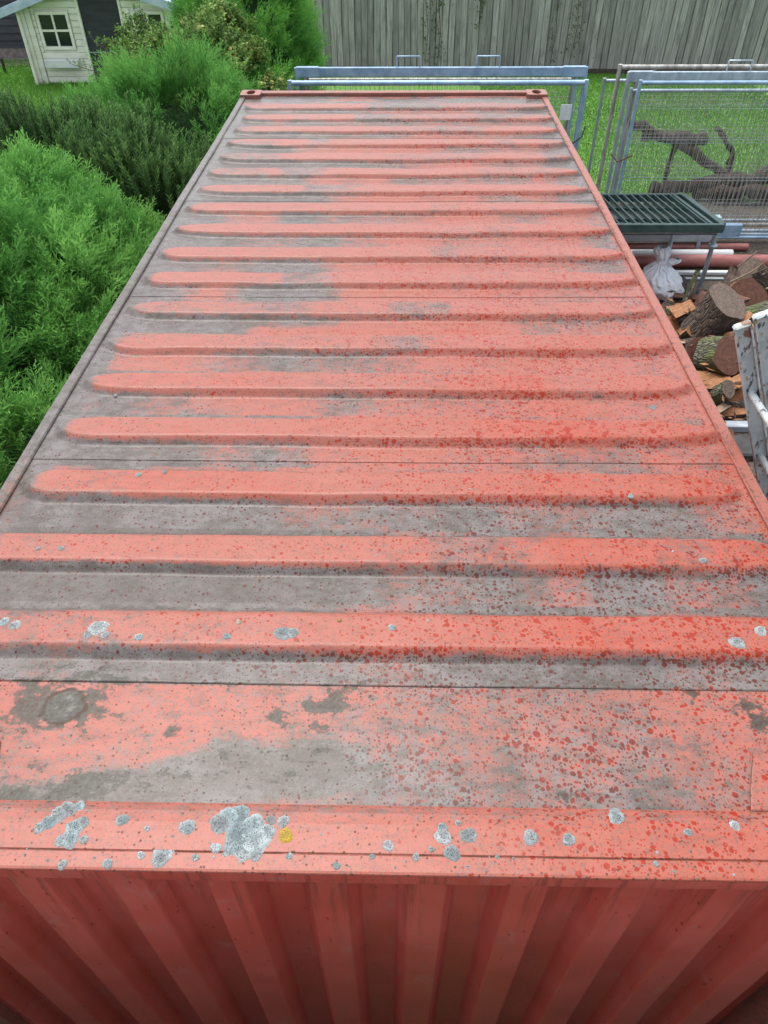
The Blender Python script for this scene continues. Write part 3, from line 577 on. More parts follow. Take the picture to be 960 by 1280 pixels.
# ------------------------------------------------------------------ foliage tools
def tri_blade(p, d, L, wd, nrm):
    s = np.cross(d, nrm); s = s/(np.linalg.norm(s)+1e-9); m = p+d*L*.45
    return [p, m+s*wd, p+d*L, m-s*wd]
def T_plume(seed, nb=15, ln=1.0, sub=4):
    """feathery conifer spray, unit length along +z, quads"""
    r = np.random.default_rng(seed); Q = []; tv = []
    axis = lambda t: np.array([.18*t*t+.03*math.sin(5*t), .04*math.sin(4*t+seed), t])
    Q.append(tri_blade(np.zeros(3), axis(1)-axis(0), 1.0, .012, np.array([1., 0, 0]))); tv.append(.35)
    for i in range(nb):
        t = .12+.86*i/(nb-1); p = axis(t); a = (i*2.399)+r.uniform(-.4, .4); fl = .55
        side = np.array([math.cos(a)*fl, math.sin(a), 0]); d = side*.62+np.array([.15, 0, .80]); d /= np.linalg.norm(d); L = (.36*(1-t)**.7+.13)*r.uniform(.8, 1.2)
        Q.append(tri_blade(p, d, L, .0125, r.normal(size=3))); tv.append(.35+.45*t)
        for j in range(sub):
            u = .25+.7*j/sub; pp = p+d*L*u; e = d+r.normal(size=3)*.42; e /= np.linalg.norm(e)
            Q.append(tri_blade(pp, e, L*.48*r.uniform(.7, 1.25), .0105, r.normal(size=3))); tv.append(.4+.5*t*u+.1)
    return np.array(Q), np.array(tv)
def T_shoot(seed, n=34):
    """upright yew shoot clothed in short needles"""
    r = np.random.default_rng(seed); Q = [tri_blade(np.zeros(3), np.array([0., .03, 1]), 1.0, .012, np.array([1., 0, 0]))]; tv = [.3]
    for i in range(n):
        t = .10+.9*i/n; a = i*2.4+r.uniform(-.3, .3); d = np.array([math.cos(a), math.sin(a), .75+.5*t]); d /= np.linalg.norm(d)
        Q.append(tri_blade(np.array([0, .03*t, t]), d, .15*r.uniform(.8, 1.25), .022, np.array([0, 0, 1.]))); tv.append(.25+.6*t*t)
    return np.array(Q), np.array(tv)
def T_leaves(seed, n=12):
    """twig of small rounded leaves"""
    r = np.random.default_rng(seed); Q = [tri_blade(np.zeros(3), np.array([0., 0, 1]), 1.0, .010, np.array([1., 0, 0]))]; tv = [.1]
    for i in range(n):
        t = .15+.85*i/n; a = i*2.4; d = np.array([math.cos(a), math.sin(a), .55]); d /= np.linalg.norm(d)
        Q.append(tri_blade(np.array([0, 0, t]), d, .26*r.uniform(.8, 1.2), .085, np.array([0, 0, 1.])+.4*r.normal(size=3))); tv.append(r.uniform(.2, .9)*(.5+.5*t))
    return np.array(Q), np.array(tv)
def T_umbel(seed, n=13):
    r = np.random.default_rng(seed); Q = []; tv = []
    for i in range(n):
        d = r.normal(size=3); d[2] = abs(d[2])*.8+.1; d /= np.linalg.norm(d); p = d*.5; s = .24
        a = np.cross(d, [1., .2, .1]); a /= np.linalg.norm(a); b = np.cross(d, a)
        Q.append([p+a*s, p+b*s, p-a*s, p-b*s]); tv.append(r.uniform(.3, 1))
    return np.array(Q), np.array(tv)
def scatter(name, P, D, sc, temps, mt, parent, rng, tint=None, kind='stuff'):
    """copy templates onto points P with directions D"""
    n = len(P); D = D/np.linalg.norm(D, axis=1, keepdims=True); rx = rng.normal(size=(n, 3)); X = np.cross(D, rx); X /= np.linalg.norm(X, axis=1, keepdims=True); Y = np.cross(D, X)
    # let the arch of each spray fall downwards
    which = rng.integers(0, len(temps), n); VV = []; TT = []
    tint = rng.normal(0, .12, n) if tint is None else tint
    for k, (Q, tv) in enumerate(temps):
        s = which == k
        if not s.any(): continue
        q = Q.reshape(-1, 3); B = np.stack([X[s], Y[s], D[s]], 1)            # (m,3 axes,3)
        v = np.einsum('pa,mac->mpc', q, B)*sc[s][:, None, None]+P[s][:, None, :]
        VV.append(v.reshape(-1, 3)); TT.append(np.clip(np.repeat(tv, 4)[None, :]+tint[s][:, None], .02, .98).ravel())
    V = np.concatenate(VV); T = np.concatenate(TT); Fq = np.arange(len(V)).reshape(-1, 4)
    o = npmesh(name, V, Fq, mt, parent, {'tint': T}); o['kind'] = kind
    return o
def lobes_on(ells, n, r0, r1, rng, zmin=.25, upw=.2):
    """lobe centres spread over the outside of a set of ellipsoids"""
    out = []; vol = np.array([a*b*c for _, (a, b, c) in ells]); pr = vol**.67; pr /= pr.sum()
    while len(out) < n:
        k = rng.choice(len(ells), p=pr); c, R = ells[k]; d = rng.normal(size=3); d /= np.linalg.norm(d)
        if d[2] < -.55: continue
        p = np.array(c)+d*np.array(R)*rng.uniform(.74, .98)
        if p[2] < zmin: continue
        ins = any(j != k and (((p-np.array(cc))/np.array(RR))**2).sum() < .6 for j, (cc, RR) in enumerate(ells))
        if ins: continue
        nr = d/np.array(R); nr /= np.linalg.norm(nr); out.append((p, rng.uniform(r0, r1), nr))
    return out
def on_lobes(lobes, n, rng, up, fan=.55):
    L = len(lobes); k = rng.integers(0, L, n); C = np.array([l[0] for l in lobes])[k]; R = np.array([l[1] for l in lobes])[k]; Nn = np.array([l[2] for l in lobes])[k]
    d = rng.normal(size=(n, 3)); d /= np.linalg.norm(d, axis=1, keepdims=True); d = d+Nn*.9; d /= np.linalg.norm(d, axis=1, keepdims=True)
    P = C+d*(R*rng.uniform(.35, 1.0, n))[:, None]*np.array([1, 1, .8]); D = d*fan+Nn*(1-fan)+np.array([0, 0, up])+rng.normal(0, .18, (n, 3))
    tl = np.random.default_rng(L).normal(0, .09, L)[k]
    return P, D, tl
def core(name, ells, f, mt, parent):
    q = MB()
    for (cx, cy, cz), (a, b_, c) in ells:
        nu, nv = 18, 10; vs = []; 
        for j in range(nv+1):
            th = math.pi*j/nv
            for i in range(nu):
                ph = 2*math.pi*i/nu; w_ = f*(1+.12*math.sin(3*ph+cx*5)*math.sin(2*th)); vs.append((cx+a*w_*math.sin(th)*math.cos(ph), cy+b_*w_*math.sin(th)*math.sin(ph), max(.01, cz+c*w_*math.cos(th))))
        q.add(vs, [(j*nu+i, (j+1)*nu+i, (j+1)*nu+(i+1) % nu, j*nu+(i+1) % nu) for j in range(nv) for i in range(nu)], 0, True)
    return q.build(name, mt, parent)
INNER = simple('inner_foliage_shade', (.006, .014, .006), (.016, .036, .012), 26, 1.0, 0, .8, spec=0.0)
def stems(parent, base, tips, r=.03):
    for t in tips:
        q = MB(); b = Vector(base)+Vector((random.uniform(-.15, .15), random.uniform(-.15, .15), 0)); m_ = (b+Vector(t))/2+Vector((random.uniform(-.1, .1), random.uniform(-.1, .1), -.05))
        q.tube([b, m_, t], [r, r*.7, r*.3], 7); q.build('stem', TWIG, parent)
PL = [T_plume(s, 18) for s in range(4)]; PL2 = [T_plume(s+9, 11, 1., 3) for s in range(3)]; SH = [T_shoot(s) for s in range(4)]; LV = [T_leaves(s) for s in range(4)]; UB = [T_umbel(s) for s in range(3)]
rg = np.random.default_rng(11)
# near juniper beside the roof
E1 = [((-2.75, 3.8, 1.45), (1.3, 1.35, 1.05)), ((-2.25, 2.2, 1.3), (.90, 1.3, .95)), ((-2.05, 3.75, 1.45), (.68, .95, .90)), ((-1.95, .9, 1.05), (.62, .9, .9)), ((-3.6, 2.8, 1.3), (1.2, 1.4, 1.0)), ((-1.95, 2.9, 1.1), (.55, .9, .8))]
t = thing('juniper_bush', 'big bright green feathery juniper closest to the container, at the left edge', 'bush', (-2.4, 2.8, 0), 'garden conifers left of the container')
lb = lobes_on(E1, 190, .20, .34, rg, .35); P, D, tl = on_lobes(lb, 12500, rg, .38)
keep = P[:, 0] < -1.33; P, D, tl = P[keep], D[keep], tl[keep]
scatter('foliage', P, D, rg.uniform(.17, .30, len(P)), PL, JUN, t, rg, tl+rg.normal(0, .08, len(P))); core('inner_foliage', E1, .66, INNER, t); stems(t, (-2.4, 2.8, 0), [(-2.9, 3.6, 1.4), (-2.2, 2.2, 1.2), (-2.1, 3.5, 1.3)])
# dark upright yew
E2 = [((-2.75, 6.1, 1.22), (1.25, 1.0, 1.1)), ((-4.0, 6.5, 1.25), (1.2, 1.1, 1.0)), ((-2.0, 5.7, 1.1), (.62, .75, .95)), ((-3.3, 5.6, 1.0), (1.1, .8, .9))]
t = thing('yew_bush', 'dark green bush of upright needled shoots between the two bright conifers', 'bush', (-2.9, 6.1, 0), 'garden conifers left of the container')
lb = lobes_on(E2, 150, .2, .32, rg, .4); P, D, tl = on_lobes(lb, 9500, rg, 1.5, .5)
keep = P[:, 0] < -1.34; P, D, tl = P[keep], D[keep], tl[keep]
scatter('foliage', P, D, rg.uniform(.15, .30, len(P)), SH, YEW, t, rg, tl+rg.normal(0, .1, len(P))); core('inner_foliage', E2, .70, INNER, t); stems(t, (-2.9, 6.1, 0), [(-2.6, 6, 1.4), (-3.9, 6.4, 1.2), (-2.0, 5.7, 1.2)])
# second bright conifer
E3 = [((-2.35, 8.0, 1.3), (.95, .8, 1.02)), ((-3.0, 8.1, 1.2), (.75, .7, .85)), ((-1.9, 7.7, 1.15), (.52, .65, .85))]
t = thing('juniper_bush', 'bright green conifer mound behind the dark bush, below the cream-flowered shrub', 'bush', (-2.5, 8.0, 0), 'garden conifers left of the container')
lb = lobes_on(E3, 110, .2, .32, rg, .4); P, D, tl = on_lobes(lb, 5200, rg, .55)
keep = P[:, 0] < -1.34; P, D, tl = P[keep], D[keep], tl[keep]
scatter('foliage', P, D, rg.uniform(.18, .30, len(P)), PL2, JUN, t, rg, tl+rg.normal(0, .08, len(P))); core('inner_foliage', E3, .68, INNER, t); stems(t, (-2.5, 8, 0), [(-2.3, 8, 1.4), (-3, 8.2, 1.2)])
# ivy-like shrub with cream umbels and wandering shoots
E4 = [((-2.3, 9.6, 1.45), (.72, .8, 1.15)), ((-2.9, 9.7, 1.3), (.60, .65, .95)), ((-1.9, 9.3, 1.3), (.42, .6, .95)), ((-3.1, 9.9, 1.75), (.45, .4, .55)), ((-2.7, 9.8, 2.0), (.5, .45, .55))]
t = thing('flowering_shrub', 'yellow-green leafy shrub with round cream flower heads in front of the tall hedge', 'shrub', (-2.4, 9.6, 0))
lb = lobes_on(E4, 90, .16, .28, rg, .4); P, D, tl = on_lobes(lb, 5600, rg, .3)
scatter('foliage', P, D, rg.uniform(.10, .18, len(P)), LV, IVY, t, rg, tl+rg.normal(0, .1, len(P)))
P, D, tl = on_lobes(lb, 900, rg, .5); k = (P[:, 0] > -2.75) & (P[:, 2] > 1.2); P, D = P[k]+np.array([0, -.03, .05]), D[k]
scatter('flower_heads', P, D, rg.uniform(.05, .085, len(P)), UB, UMB, t, rg)
core('inner_foliage', E4[:3], .62, INNER, t); stems(t, (-2.4, 9.6, 0), [(-2.3, 9.6, 1.6), (-2.9, 9.7, 1.3)])
SP_, SD_ = [], []
for (a, b_, c) in (((-2.9, 9.5, 1.9), (-3.5, 9.4, 2.0), (-3.85, 9.35, 2.12)), ((-3.1, 9.5, 1.75), (-3.4, 9.45, 1.9), (-3.65, 9.4, 1.86)), ((-2.8, 9.5, 2.0), (-3.15, 9.5, 2.2), (-3.3, 9.45, 2.32)), ((-3.2, 9.5, 1.5), (-3.5, 9.4, 1.65), (-3.72, 9.4, 1.60)), ((-3.1, 9.6, 2.0), (-3.3, 9.6, 2.3), (-3.45, 9.6, 2.3)), ((-2.9, 9.7, 2.2), (-3.0, 9.7, 2.5), (-3.1, 9.7, 2.62)), ((-3.0, 9.6, 2.1), (-3.4, 9.5, 2.2), (-3.6, 9.5, 2.35)), ((-2.6, 9.3, 2.1), (-2.9, 9.2, 2.35), (-3.0, 9.2, 2.42))):
    q = MB(); q.tube([a, b_, c], [.008, .006, .003], 5); q.build('long_shoot', TWIG, t)
    for u in np.linspace(0, 1, 22):
        p = np.array(a)*(1-u)**2+2*u*(1-u)*np.array(b_)+u*u*np.array(c); SP_.append(p); SD_.append(rg.normal(size=3)+np.array([0, 0, .8]))
scatter('shoot_leaves', np.array(SP_), np.array(SD_), rg.uniform(.07, .12, len(SP_)), LV, IVY, t, rg)
# tall cypress hedge
E5 = [((-2.25, 11.7, 1.55), (.85, 1.2, 1.55)), ((-1.95, 11.2, 1.4), (.66, .9, 1.45)), ((-2.35, 13.4, 1.5), (.85, 1.4, 1.55)), ((-1.75, 10.3, 1.1), (.42, .7, 1.1))]
t = thing('cypress_hedge', 'tall bright green cypress hedge reaching from behind the shrubs to the board fence', 'hedge', (-2.4, 12, 0), 'garden conifers left of the container')
lb = lobes_on(E5, 190, .2, .34, rg, .4); P, D, tl = on_lobes(lb, 9500, rg, .5)
keep = P[:, 0] < -1.15; P, D, tl = P[keep], D[keep], tl[keep]
scatter('foliage', P, D, rg.uniform(.16, .28, len(P)), PL2, HEDGE, t, rg, tl+rg.normal(0, .08, len(P))); core('inner_foliage', E5, .72, INNER, t); stems(t, (-2.4, 12, 0), [(-2.4, 11.6, 1.6), (-2.4, 13.4, 1.6)], .05)
# creepers on the fence
def creeper(label, x, z0, z1, wd, n, sd):
    r = np.random.default_rng(sd); t = thing('climbing_plant', label, 'climber', (x, FY(x)-.04, 0), 'creepers hanging on the fence')
    z = r.uniform(z0, z1, n); px = x+r.normal(0, wd, n)+.06*np.sin(z*5); P = np.stack([px, FY(px)-.03-r.random(n)*.05, z], 1); D = np.stack([r.normal(0, .5, n), -np.ones(n), r.normal(-.3, .4, n)], 1)
    scatter('leaves', P, D, r.uniform(.05, .09, n), LV, CREEP, t, r, r.normal(0, .22, n))
    q = MB(); q.tube([(x, FY(x)-.035, z0), (x+.05, FY(x)-.04, (z0+z1)/2), (x-.03, FY(x)-.035, z1)], .006, 5); q.build('stem', TWIG, t)
creeper('creeper with red and green leaves on the fence above the middle of the container', .9, .1, 1.6, .07, 90, 1)
creeper('sparse green creeper just left of the redder one on the fence', .62, .15, 1.5, .05, 45, 2)
creeper('small tuft of creeper high on the fence above the right lifting loop', 1.8, .9, 1.6, .07, 30, 3)
creeper('creeper on the fence just above the right end of the blue-grey panels', 3.95, .3, 1.6, .10, 75, 4)
creeper('thin strand of leaves at the post left of the lawn gap', 3.5, .2, 1.5, .03, 26, 5)
# ------------------------------------------------------------------ lawn blades near enough to read
def grass(n, x0, x1, y0, y1, seed, h=.05):
    r = np.random.default_rng(seed); x = r.uniform(x0, x1, n); y = r.uniform(y0, y1, n); kp = ~((x > 2.95) & (y < 10.85)) | (r.random(n) < .06); x, y = x[kp], y[kp]; n = len(x); P = np.stack([x, y, np.zeros(n)], 1)
    a = r.uniform(0, 6.283, n); s = np.stack([np.cos(a), np.sin(a), 0*a], 1)*.006; L = h*r.uniform(.5, 1.3, n)
    tip = P+np.stack([r.normal(0, .4, n)*L, r.normal(0, .4, n)*L, L], 1); V = np.stack([P-s, P+s, tip], 1).reshape(-1, 3)
    pt = fbm(x*1.3, y*.9, 5); tn = np.clip(np.repeat(.15+.9*(pt-.2)+r.normal(0, .12, n), 3)+np.tile([-.15, -.15, .2], n), .02, .98)
    o = npmesh('lawn_grass', V, np.arange(len(V)).reshape(-1, 3), GRASS, None, {'tint': tn}); o['kind'] = 'stuff'
grass(150000, 1.8, 7.8, 9.4, 19.0, 21, .032); grass(60000, -12.5, -5.5, 13.0, 20.3, 22, .09)
# ------------------------------------------------------------------ steel mesh site-fence panels
def panel(label, x0, y, ztop, lean, top='tube', mt=GALV, width=3.5, r=.021, loops=(), tagx=None, z0=.06, mesh=True, yaw=0.0, wires=58):
    """3.5 m panel standing at (x0..x0+width, y); lean moves the top towards the camera"""
    t = thing('fence_panel', label, 'fence panel', (0, 0, 0), 'steel mesh fence panels leaning together'); H = ztop-z0
    M = Matrix.Rotation(yaw, 4, 'Z') @ Matrix.Rotation(math.atan2(lean, H), 4, 'X')
    def TB(name, pts, rr, m_=mt): q = MB(); q.tube([M @ Vector(p) for p in pts], rr, 10); return q.build(name, m_, t)
    TB('post', [(0, 0, 0), (0, 0, H)], r); TB('post', [(width, 0, 0), (width, 0, H)], r); TB('bottom_rail', [(0, 0, .08), (width, 0, .08)], r*.9)
    if top == 'tube': TB('top_rail', [(r*.8, 0, H-.03), (width-r*.8, 0, H-.03)], r)
    else:
        q = MB(); q.box((-.02, -.02, H-.055), (width+.02, .02, H+.045), 0, .006, M=M); q.build('top_rail', mt, t)
        for xx in (.0, width-.28): q = MB(); q.box((xx, -.027, H-.062), (xx+.28, .025, H+.052), 0, .006, M=M); q.build('corner_bracket', mt, t)
        TB('inner_post', [(.10, 0, .1), (.10, 0, H-.05)], r*.9, OLDG); TB('inner_post', [(width-.10, 0, .1), (width-.10, 0, H-.05)], r*.9)
    if mesh:
        q = MB()
        for i in range(1, wires+1):
            xx = width*i/(wires+1); q.tube([M @ Vector((xx, .012, .05)), M @ Vector((xx, .012, H-.02))], .0024, 4, caps=False, smooth=False)
        for zz in (.32, .36, .80, .84, 1.24, 1.28, 1.62, 1.66):
            if zz < H: q.tube([M @ Vector((0, .006, zz)), M @ Vector((width, .006, zz))], .0028, 4, caps=False, smooth=False)
        o = q.build('wire_mesh', GALV if y < 9.2 else OLDG, t); o['kind'] = 'stuff'
    for xx in loops: TB('lifting_loop', [(xx, 0, H+.03), (xx, 0, H+.15), (xx+.006, 0, H+.156), (xx+.27, 0, H+.156), (xx+.276, 0, H+.15), (xx+.276, 0, H+.03)], .008)
    if tagx: q = MB(); q.box((tagx, -.03, H-.42), (tagx+.13, -.024, H-.25), 0, .002, M=M); q.build('tag_plate', LABEL, t)
    t.location = (x0, y, z0); return t
def hook(label, pts, mt=RUST):
    q = MB(); q.tube(pts, .010, 7); tag(q.build('coupling_hook', mt), label, 'hook')
panel('front panel with a round pale top tube in the stack behind the container', -1.24, 9.08, 2.0, -.03, 'tube', GALVB, 3.46, .028, tagx=3.20)
panel('middle panel with a flat blue-grey top bar and two wire loops behind the container', -1.21, 9.52, 2.0, -.02, 'bar', GALVB, 3.5, .022, (1.22, 2.18))
panel('rear darker panel of the stack behind the container', -1.10, 9.70, 1.90, -.02, 'tube', OLDG, 3.28, .021)
panel('front panel with a pale blue top tube in the right-hand stack', 2.86, 9.14, 1.985, -.02, 'tube', GALVB, 3.5, .022)
panel('panel with a flat grey top bar and one wire loop in the right-hand stack', 2.77, 9.36, 1.98, -.02, 'bar', GALV, 3.5, .024, (1.14,))
panel('lower panel just behind the front one in the right-hand stack', 2.80, 9.24, 1.88, -.02, 'tube', GALV, 3.5, .020)
panel('tarnished panel with a double top tube near the back of the right-hand stack', 2.70, 9.56, 2.06, -.02, 'tube', OLDG, 3.5, .026)
panel('shorter outermost panel at the back left of the right-hand stack', 2.58, 9.72, 1.88, -.02, 'tube', GALV, 3.3, .020)
hook('dark curved hook on the right end of the panels behind the container', [(2.05, 9.05, 1.30), (2.15, 9.02, 1.34), (2.25, 9.04, 1.40), (2.29, 9.1, 1.50)], DARK)
hook('rusty hook across the posts of the right-hand panels', [(2.70, 9.2, 1.16), (2.76, 9.10, 1.10), (2.84, 9.09, 1.14), (2.93, 9.10, 1.18)])
# dark timbers seen through the mesh
t = thing('fallen_branch', 'dark brown dead branches lying on the lawn behind the mesh panels', 'branch', (4.4, 11, 0)); rb_ = random.Random(4)
for pts, r in (([(3.3, 11, 1.08), (3.7, 11.05, .92), (4.2, 11, .74), (4.75, 10.95, .44), (5.3, 11, .12)], .075), ([(3.6, 11.1, .84), (4.1, 11.05, .84), (4.5, 11.1, .78)], .10), ([(4.12, 11.05, .78), (4.06, 11.02, .4), (4.1, 11.05, 0)], .045), ([(3.85, 10.9, .14), (4.4, 10.92, .20), (5.1, 10.88, .26), (5.9, 10.9, .40)], .13), ([(4.7, 11.2, .9), (5.0, 11.15, .6), (5.05, 11.1, .2)], .05), ([(4.5, 10.85, .10), (5.2, 10.7, .18), (6.0, 10.8, .12)], .11)):
    P_ = []; R_ = []
    for k in range(13):
        u = k/12*(len(pts)-1); a = min(int(u), len(pts)-2); f_ = u-a; p = Vector(pts[a]).lerp(Vector(pts[a+1]), f_); P_.append(p+Vector((0, rb_.uniform(-.03, .03), rb_.uniform(-.035, .035)))); R_.append(r*rb_.uniform(.65, 1.15))
    q = MB(); q.tube(P_, R_, 8); q.build('limb', BARKD, t)
# ------------------------------------------------------------------ green slatted steel rack
t = thing('steel_rack', 'dark green slatted steel rack on galvanised legs beside the container', 'rack', (3.0, 8.2, 0))
zf, zb, yf, yb, xl, xr = .95, .77, 7.52, 8.95, 1.62, 3.62
M = Matrix.Translation((0, yf, zf)) @ Matrix.Rotation(math.atan2(zb-zf, yb-yf), 4, 'X'); LY = math.hypot(yb-yf, zb-zf)
for lo, hi in (((xl, -.03, -.09), (xr, .03, .0)), ((xl, LY-.03, -.09), (xr, LY+.03, 0))): q = MB(); q.box(lo, hi, 0, .006, M=M); q.build('frame_rail', GREENP, t)
for x in (xl, xr): q = MB(); q.box((x-.035, .031, -.09), (x+.035, LY-.031, .002), 0, .006, M=M); q.build('frame_rail', GREENP, t)
q = MB(); q.box((xl+.036, .031, -.125), (xr-.036, LY-.031, -.112), M=M); q.build('lower_tray', DARK, t)
q = MB(); q.box((xr-.14, .031, -.06), (xr-.10, LY-.031, -.001), 0, .004, M=M); q.build('frame_rail', GREENP, t)
x = xl+.10; sl0 = None
while x < xr-.16:
    if sl0 is None:
        q = MB(); q.box((xl+.10-.008, .031, -.045), (xl+.10+.008, LY-.031, -.003), 0, .003, M=M); sl0 = q.build('slat', GREENP, t); x_first = x
    else: copyobj(sl0, t, (x-x_first, 0, 0))
    x += .096
for yy in (.45, .95): q = MB(); q.box((xl+.036, yy-.02, -.092), (xr-.036, yy+.02, -.055), M=M); q.build('cross_bar', GREENP, t)
for x, y, z in ((xr-.02, 7.60, zf-.09), (xl+.1, 7.60, zf-.09), (xr-.02, 8.88, zb-.08), (xl+.1, 8.88, zb-.08)):
    q = MB(); q.tube([(x, y, 0), (x, y, z)], .026, 12); lg = q.build('leg', GALV, t)
    q = MB(); q.tube([(x, y, z-.20), (x, y, z-.185), (x, y, z-.17)], [.045, .058, .045], 14); q.build('collar', GALV, lg)
# ------------------------------------------------------------------ lengths of pipe and profile lying beyond the rack
def bar(name, label, cat, x0, x1, y, z, r, mt, sq=False, yaw=0.0, hollow=True):
    q = MB()
    if sq: q.box((x0, y-r*1.4, z-r), (x1, y+r*1.4, z+r), 0, .006)
    else:
        q.tube([(x0, y, z), ((x0+x1)/2, y+yaw*(x1-x0)/2, z), (x1, y+yaw*(x1-x0), z)], r, 14, caps=False)
        e = x1; n = 14; ye = y+yaw*(x1-x0)
        ring = lambda rr, dx: [(e+dx, ye+rr*math.cos(2*math.pi*k/n), z+rr*math.sin(2*math.pi*k/n)) for k in range(n)]
        q.add(ring(r, 0)+ring(r*.88, 0)+ring(r*.88, -.10), [(k, (k+1) % n, n+(k+1) % n, n+k) for k in range(n)]+[(n+k, n+(k+1) % n, 2*n+(k+1) % n, 2*n+k) for k in range(n)]+[tuple(range(2*n, 3*n))])
    tag(q.build(name, mt), label, cat, 'pipes and profiles lying by the rack')
bar('metal_profile', 'grey metal profile lying farthest back, right under the green rack', 'metal profile', 1.7, 4.15, 9.05, .20, .055, GREYP, True)
bar('plastic_pipe', 'thick white pipe under the green rack', 'pipe', 1.7, 4.40, 8.80, .06, .055, WHITEP)
bar('plastic_pipe', 'thick red-brown pipe running right in front of the white pipe', 'pipe', 1.7, 5.4, 8.52, .085, .080, BROWNP)
bar('plastic_pipe', 'short red-brown pipe end behind the white pipe, right of the rack leg', 'pipe', 3.0, 4.68, 9.02, .06, .045, BROWNP)
bar('white_strip', 'white plastic strip nearest the logs, in front of the red-brown pipe', 'strip', 1.9, 4.55, 8.30, .03, .022, WHITEP, True)
bar('metal_profile', 'thin pale metal profile between the white strip and the logs', 'metal profile', 1.9, 4.1, 8.15, .02, .014, GREYP, True)
bar('metal_profile', 'pale strip lying at the end of the thick white pipe', 'metal profile', 4.2, 4.80, 8.72, .02, .018, WHITEP, True)
bar('metal_profile', 'dark flat bar at the foot of the right-hand mesh panels', 'metal profile', 3.6, 5.1, 9.30, .10, .014, GREYP, True)
t = thing('plastic_bracket', 'pale teal channel-shaped bracket behind the rack corner', 'bracket', (4.0, 8.98, 0))
q = MB(); q.box((3.82, 8.95, .45), (4.20, 9.05, .475), 0, .006); q.build('top_plate', TEAL, t)
q = MB(); q.box((3.92, 8.97, .36), (4.18, 9.03, .449), 0, .006); q.build('web', TEAL, t); q = MB(); q.box((3.98, 8.97, .0), (4.03, 9.02, .359)); q.build('foot', GREYP, t)
t = thing('wall_box', 'grey-blue flat box with a pale teal label, right of the rack corner', 'box', (4.35, 9.14, 0)); q = MB(); q.box((4.05, 9.12, .16), (4.58, 9.20, .31), 0, .008); q.build('body', GALVB, t)
q = MB(); q.box((4.10, 9.113, .19), (4.30, 9.1165, .29)); q.build('label', TEAL, t)
# ------------------------------------------------------------------ knotted white bag
def bagmat():
    m, nt, b = newmat('thin_white_polythene'); P = objco(nt); n = NO(nt, P, 12, 4); setb(nt, b, MX(nt, n, (.62, .70, .76), (.76, .81, .85)), .45, 0.0, NO(nt, P, 38, 4, .6, 1.2), .5, .012)
    b.inputs['Transmission Weight'].default_value = .0; return m
BAGM = bagmat(); t = thing('plastic_bag', 'knotted white plastic bag on the ground at the container edge', 'bag', (3.2, 7.72, 0)); r_ = np.random.default_rng(5)
def blob(c, R, name, seed, nu=84, nv=56, fold=.06):
    th = np.linspace(.02, math.pi-.02, nv); ph = np.linspace(0, 2*math.pi, nu, endpoint=False); T, Ph = np.meshgrid(th, ph, indexing='ij')
    wv = Ph+.35*np.sin(2*T+seed)+.5*(fbm(Ph*1.3+seed, T*2, seed+3)-.5)
    cr = lambda a: 1-np.abs(np.sin(a))**.55
    rr = 1-fold*1.5*cr(6*wv+seed)*np.cos(T/2)**.6-fold*.9*cr(4.5*T+2*np.sin(2*Ph+seed)+1.3*fbm(Ph*2, T*3, seed+5)*4)*np.sin(T)+.16*(fbm(Ph*1.1+seed, T*1.6, seed)-.5)
    V = np.stack([c[0]+R[0]*rr*np.sin(T)*np.cos(Ph), c[1]+R[1]*rr*np.sin(T)*np.sin(Ph), np.maximum(.005, c[2]+R[2]*rr*np.cos(T))], -1).reshape(-1, 3)
    I = [(j*nu+i, (j+1)*nu+i, (j+1)*nu+(i+1) % nu, j*nu+(i+1) % nu) for j in range(nv-1) for i in range(nu)]
    return npmesh(name, V, np.array(I), BAGM, t, None, True)
def loft(name, path, prof, pleats, seed, nu=120, nv=64):
    """bag film gathered to a neck: pleats deepen towards the tie"""
    tt_ = np.linspace(0, 1, nv); pk = np.array(path); c = np.stack([np.interp(tt_, np.linspace(0, 1, len(pk)), pk[:, a]) for a in range(3)], 1)
    R = np.interp(tt_, [p[0] for p in prof], [p[1] for p in prof]); G = np.interp(tt_, [p[0] for p in prof], [p[2] for p in prof])
    R = np.convolve(np.pad(R, 2, mode='edge'), [.1, .2, .4, .2, .1], 'valid'); R[0] = .004; ph = np.linspace(0, 2*math.pi, nu, endpoint=False); T, Ph = np.meshgrid(tt_, ph, indexing='ij')
    cx_, sx_ = np.cos(Ph), np.sin(Ph); nz = fbm(cx_*1.3+seed*3+5, sx_*1.3+T*3, seed)-.5; nf = fbm(cx_*3+seed+9, sx_*3+T*5, seed+3)-.5
    pl = np.abs(np.sin(pleats*Ph/2+2.5*nz*3+seed))**.7-.6
    rr = R[:, None]*(1+G[:, None]*pl+.34*nz*.75+.10*nf); V = np.stack([c[:, 0:1]+rr*cx_, c[:, 1:2]+rr*sx_*.95, np.maximum(.006, c[:, 2:3]+.03*nf)], -1).reshape(-1, 3)
    I = [(q_*nu+i_, q_*nu+(i_+1) % nu, (q_+1)*nu+(i_+1) % nu, (q_+1)*nu+i_) for q_ in range(nv-1) for i_ in range(nu)]
    return npmesh(name, V, np.array(I), BAGM, t, None, True)
loft('bag_body', [(3.25, 7.64, .01), (3.23, 7.66, .14), (3.18, 7.71, .29), (3.14, 7.75, .40)], [(0, .02, .03), (.08, .15, .05), (.3, .205, .07), (.55, .20, .10), (.8, .12, .25), (1, .05, .5)], 15, 1)
loft('bag_body', [(3.02, 7.78, .01), (3.04, 7.78, .16), (3.08, 7.77, .30), (3.13, 7.76, .42)], [(0, .02, .03), (.1, .12, .05), (.4, .15, .08), (.7, .12, .2), (1, .045, .5)], 13, 2)
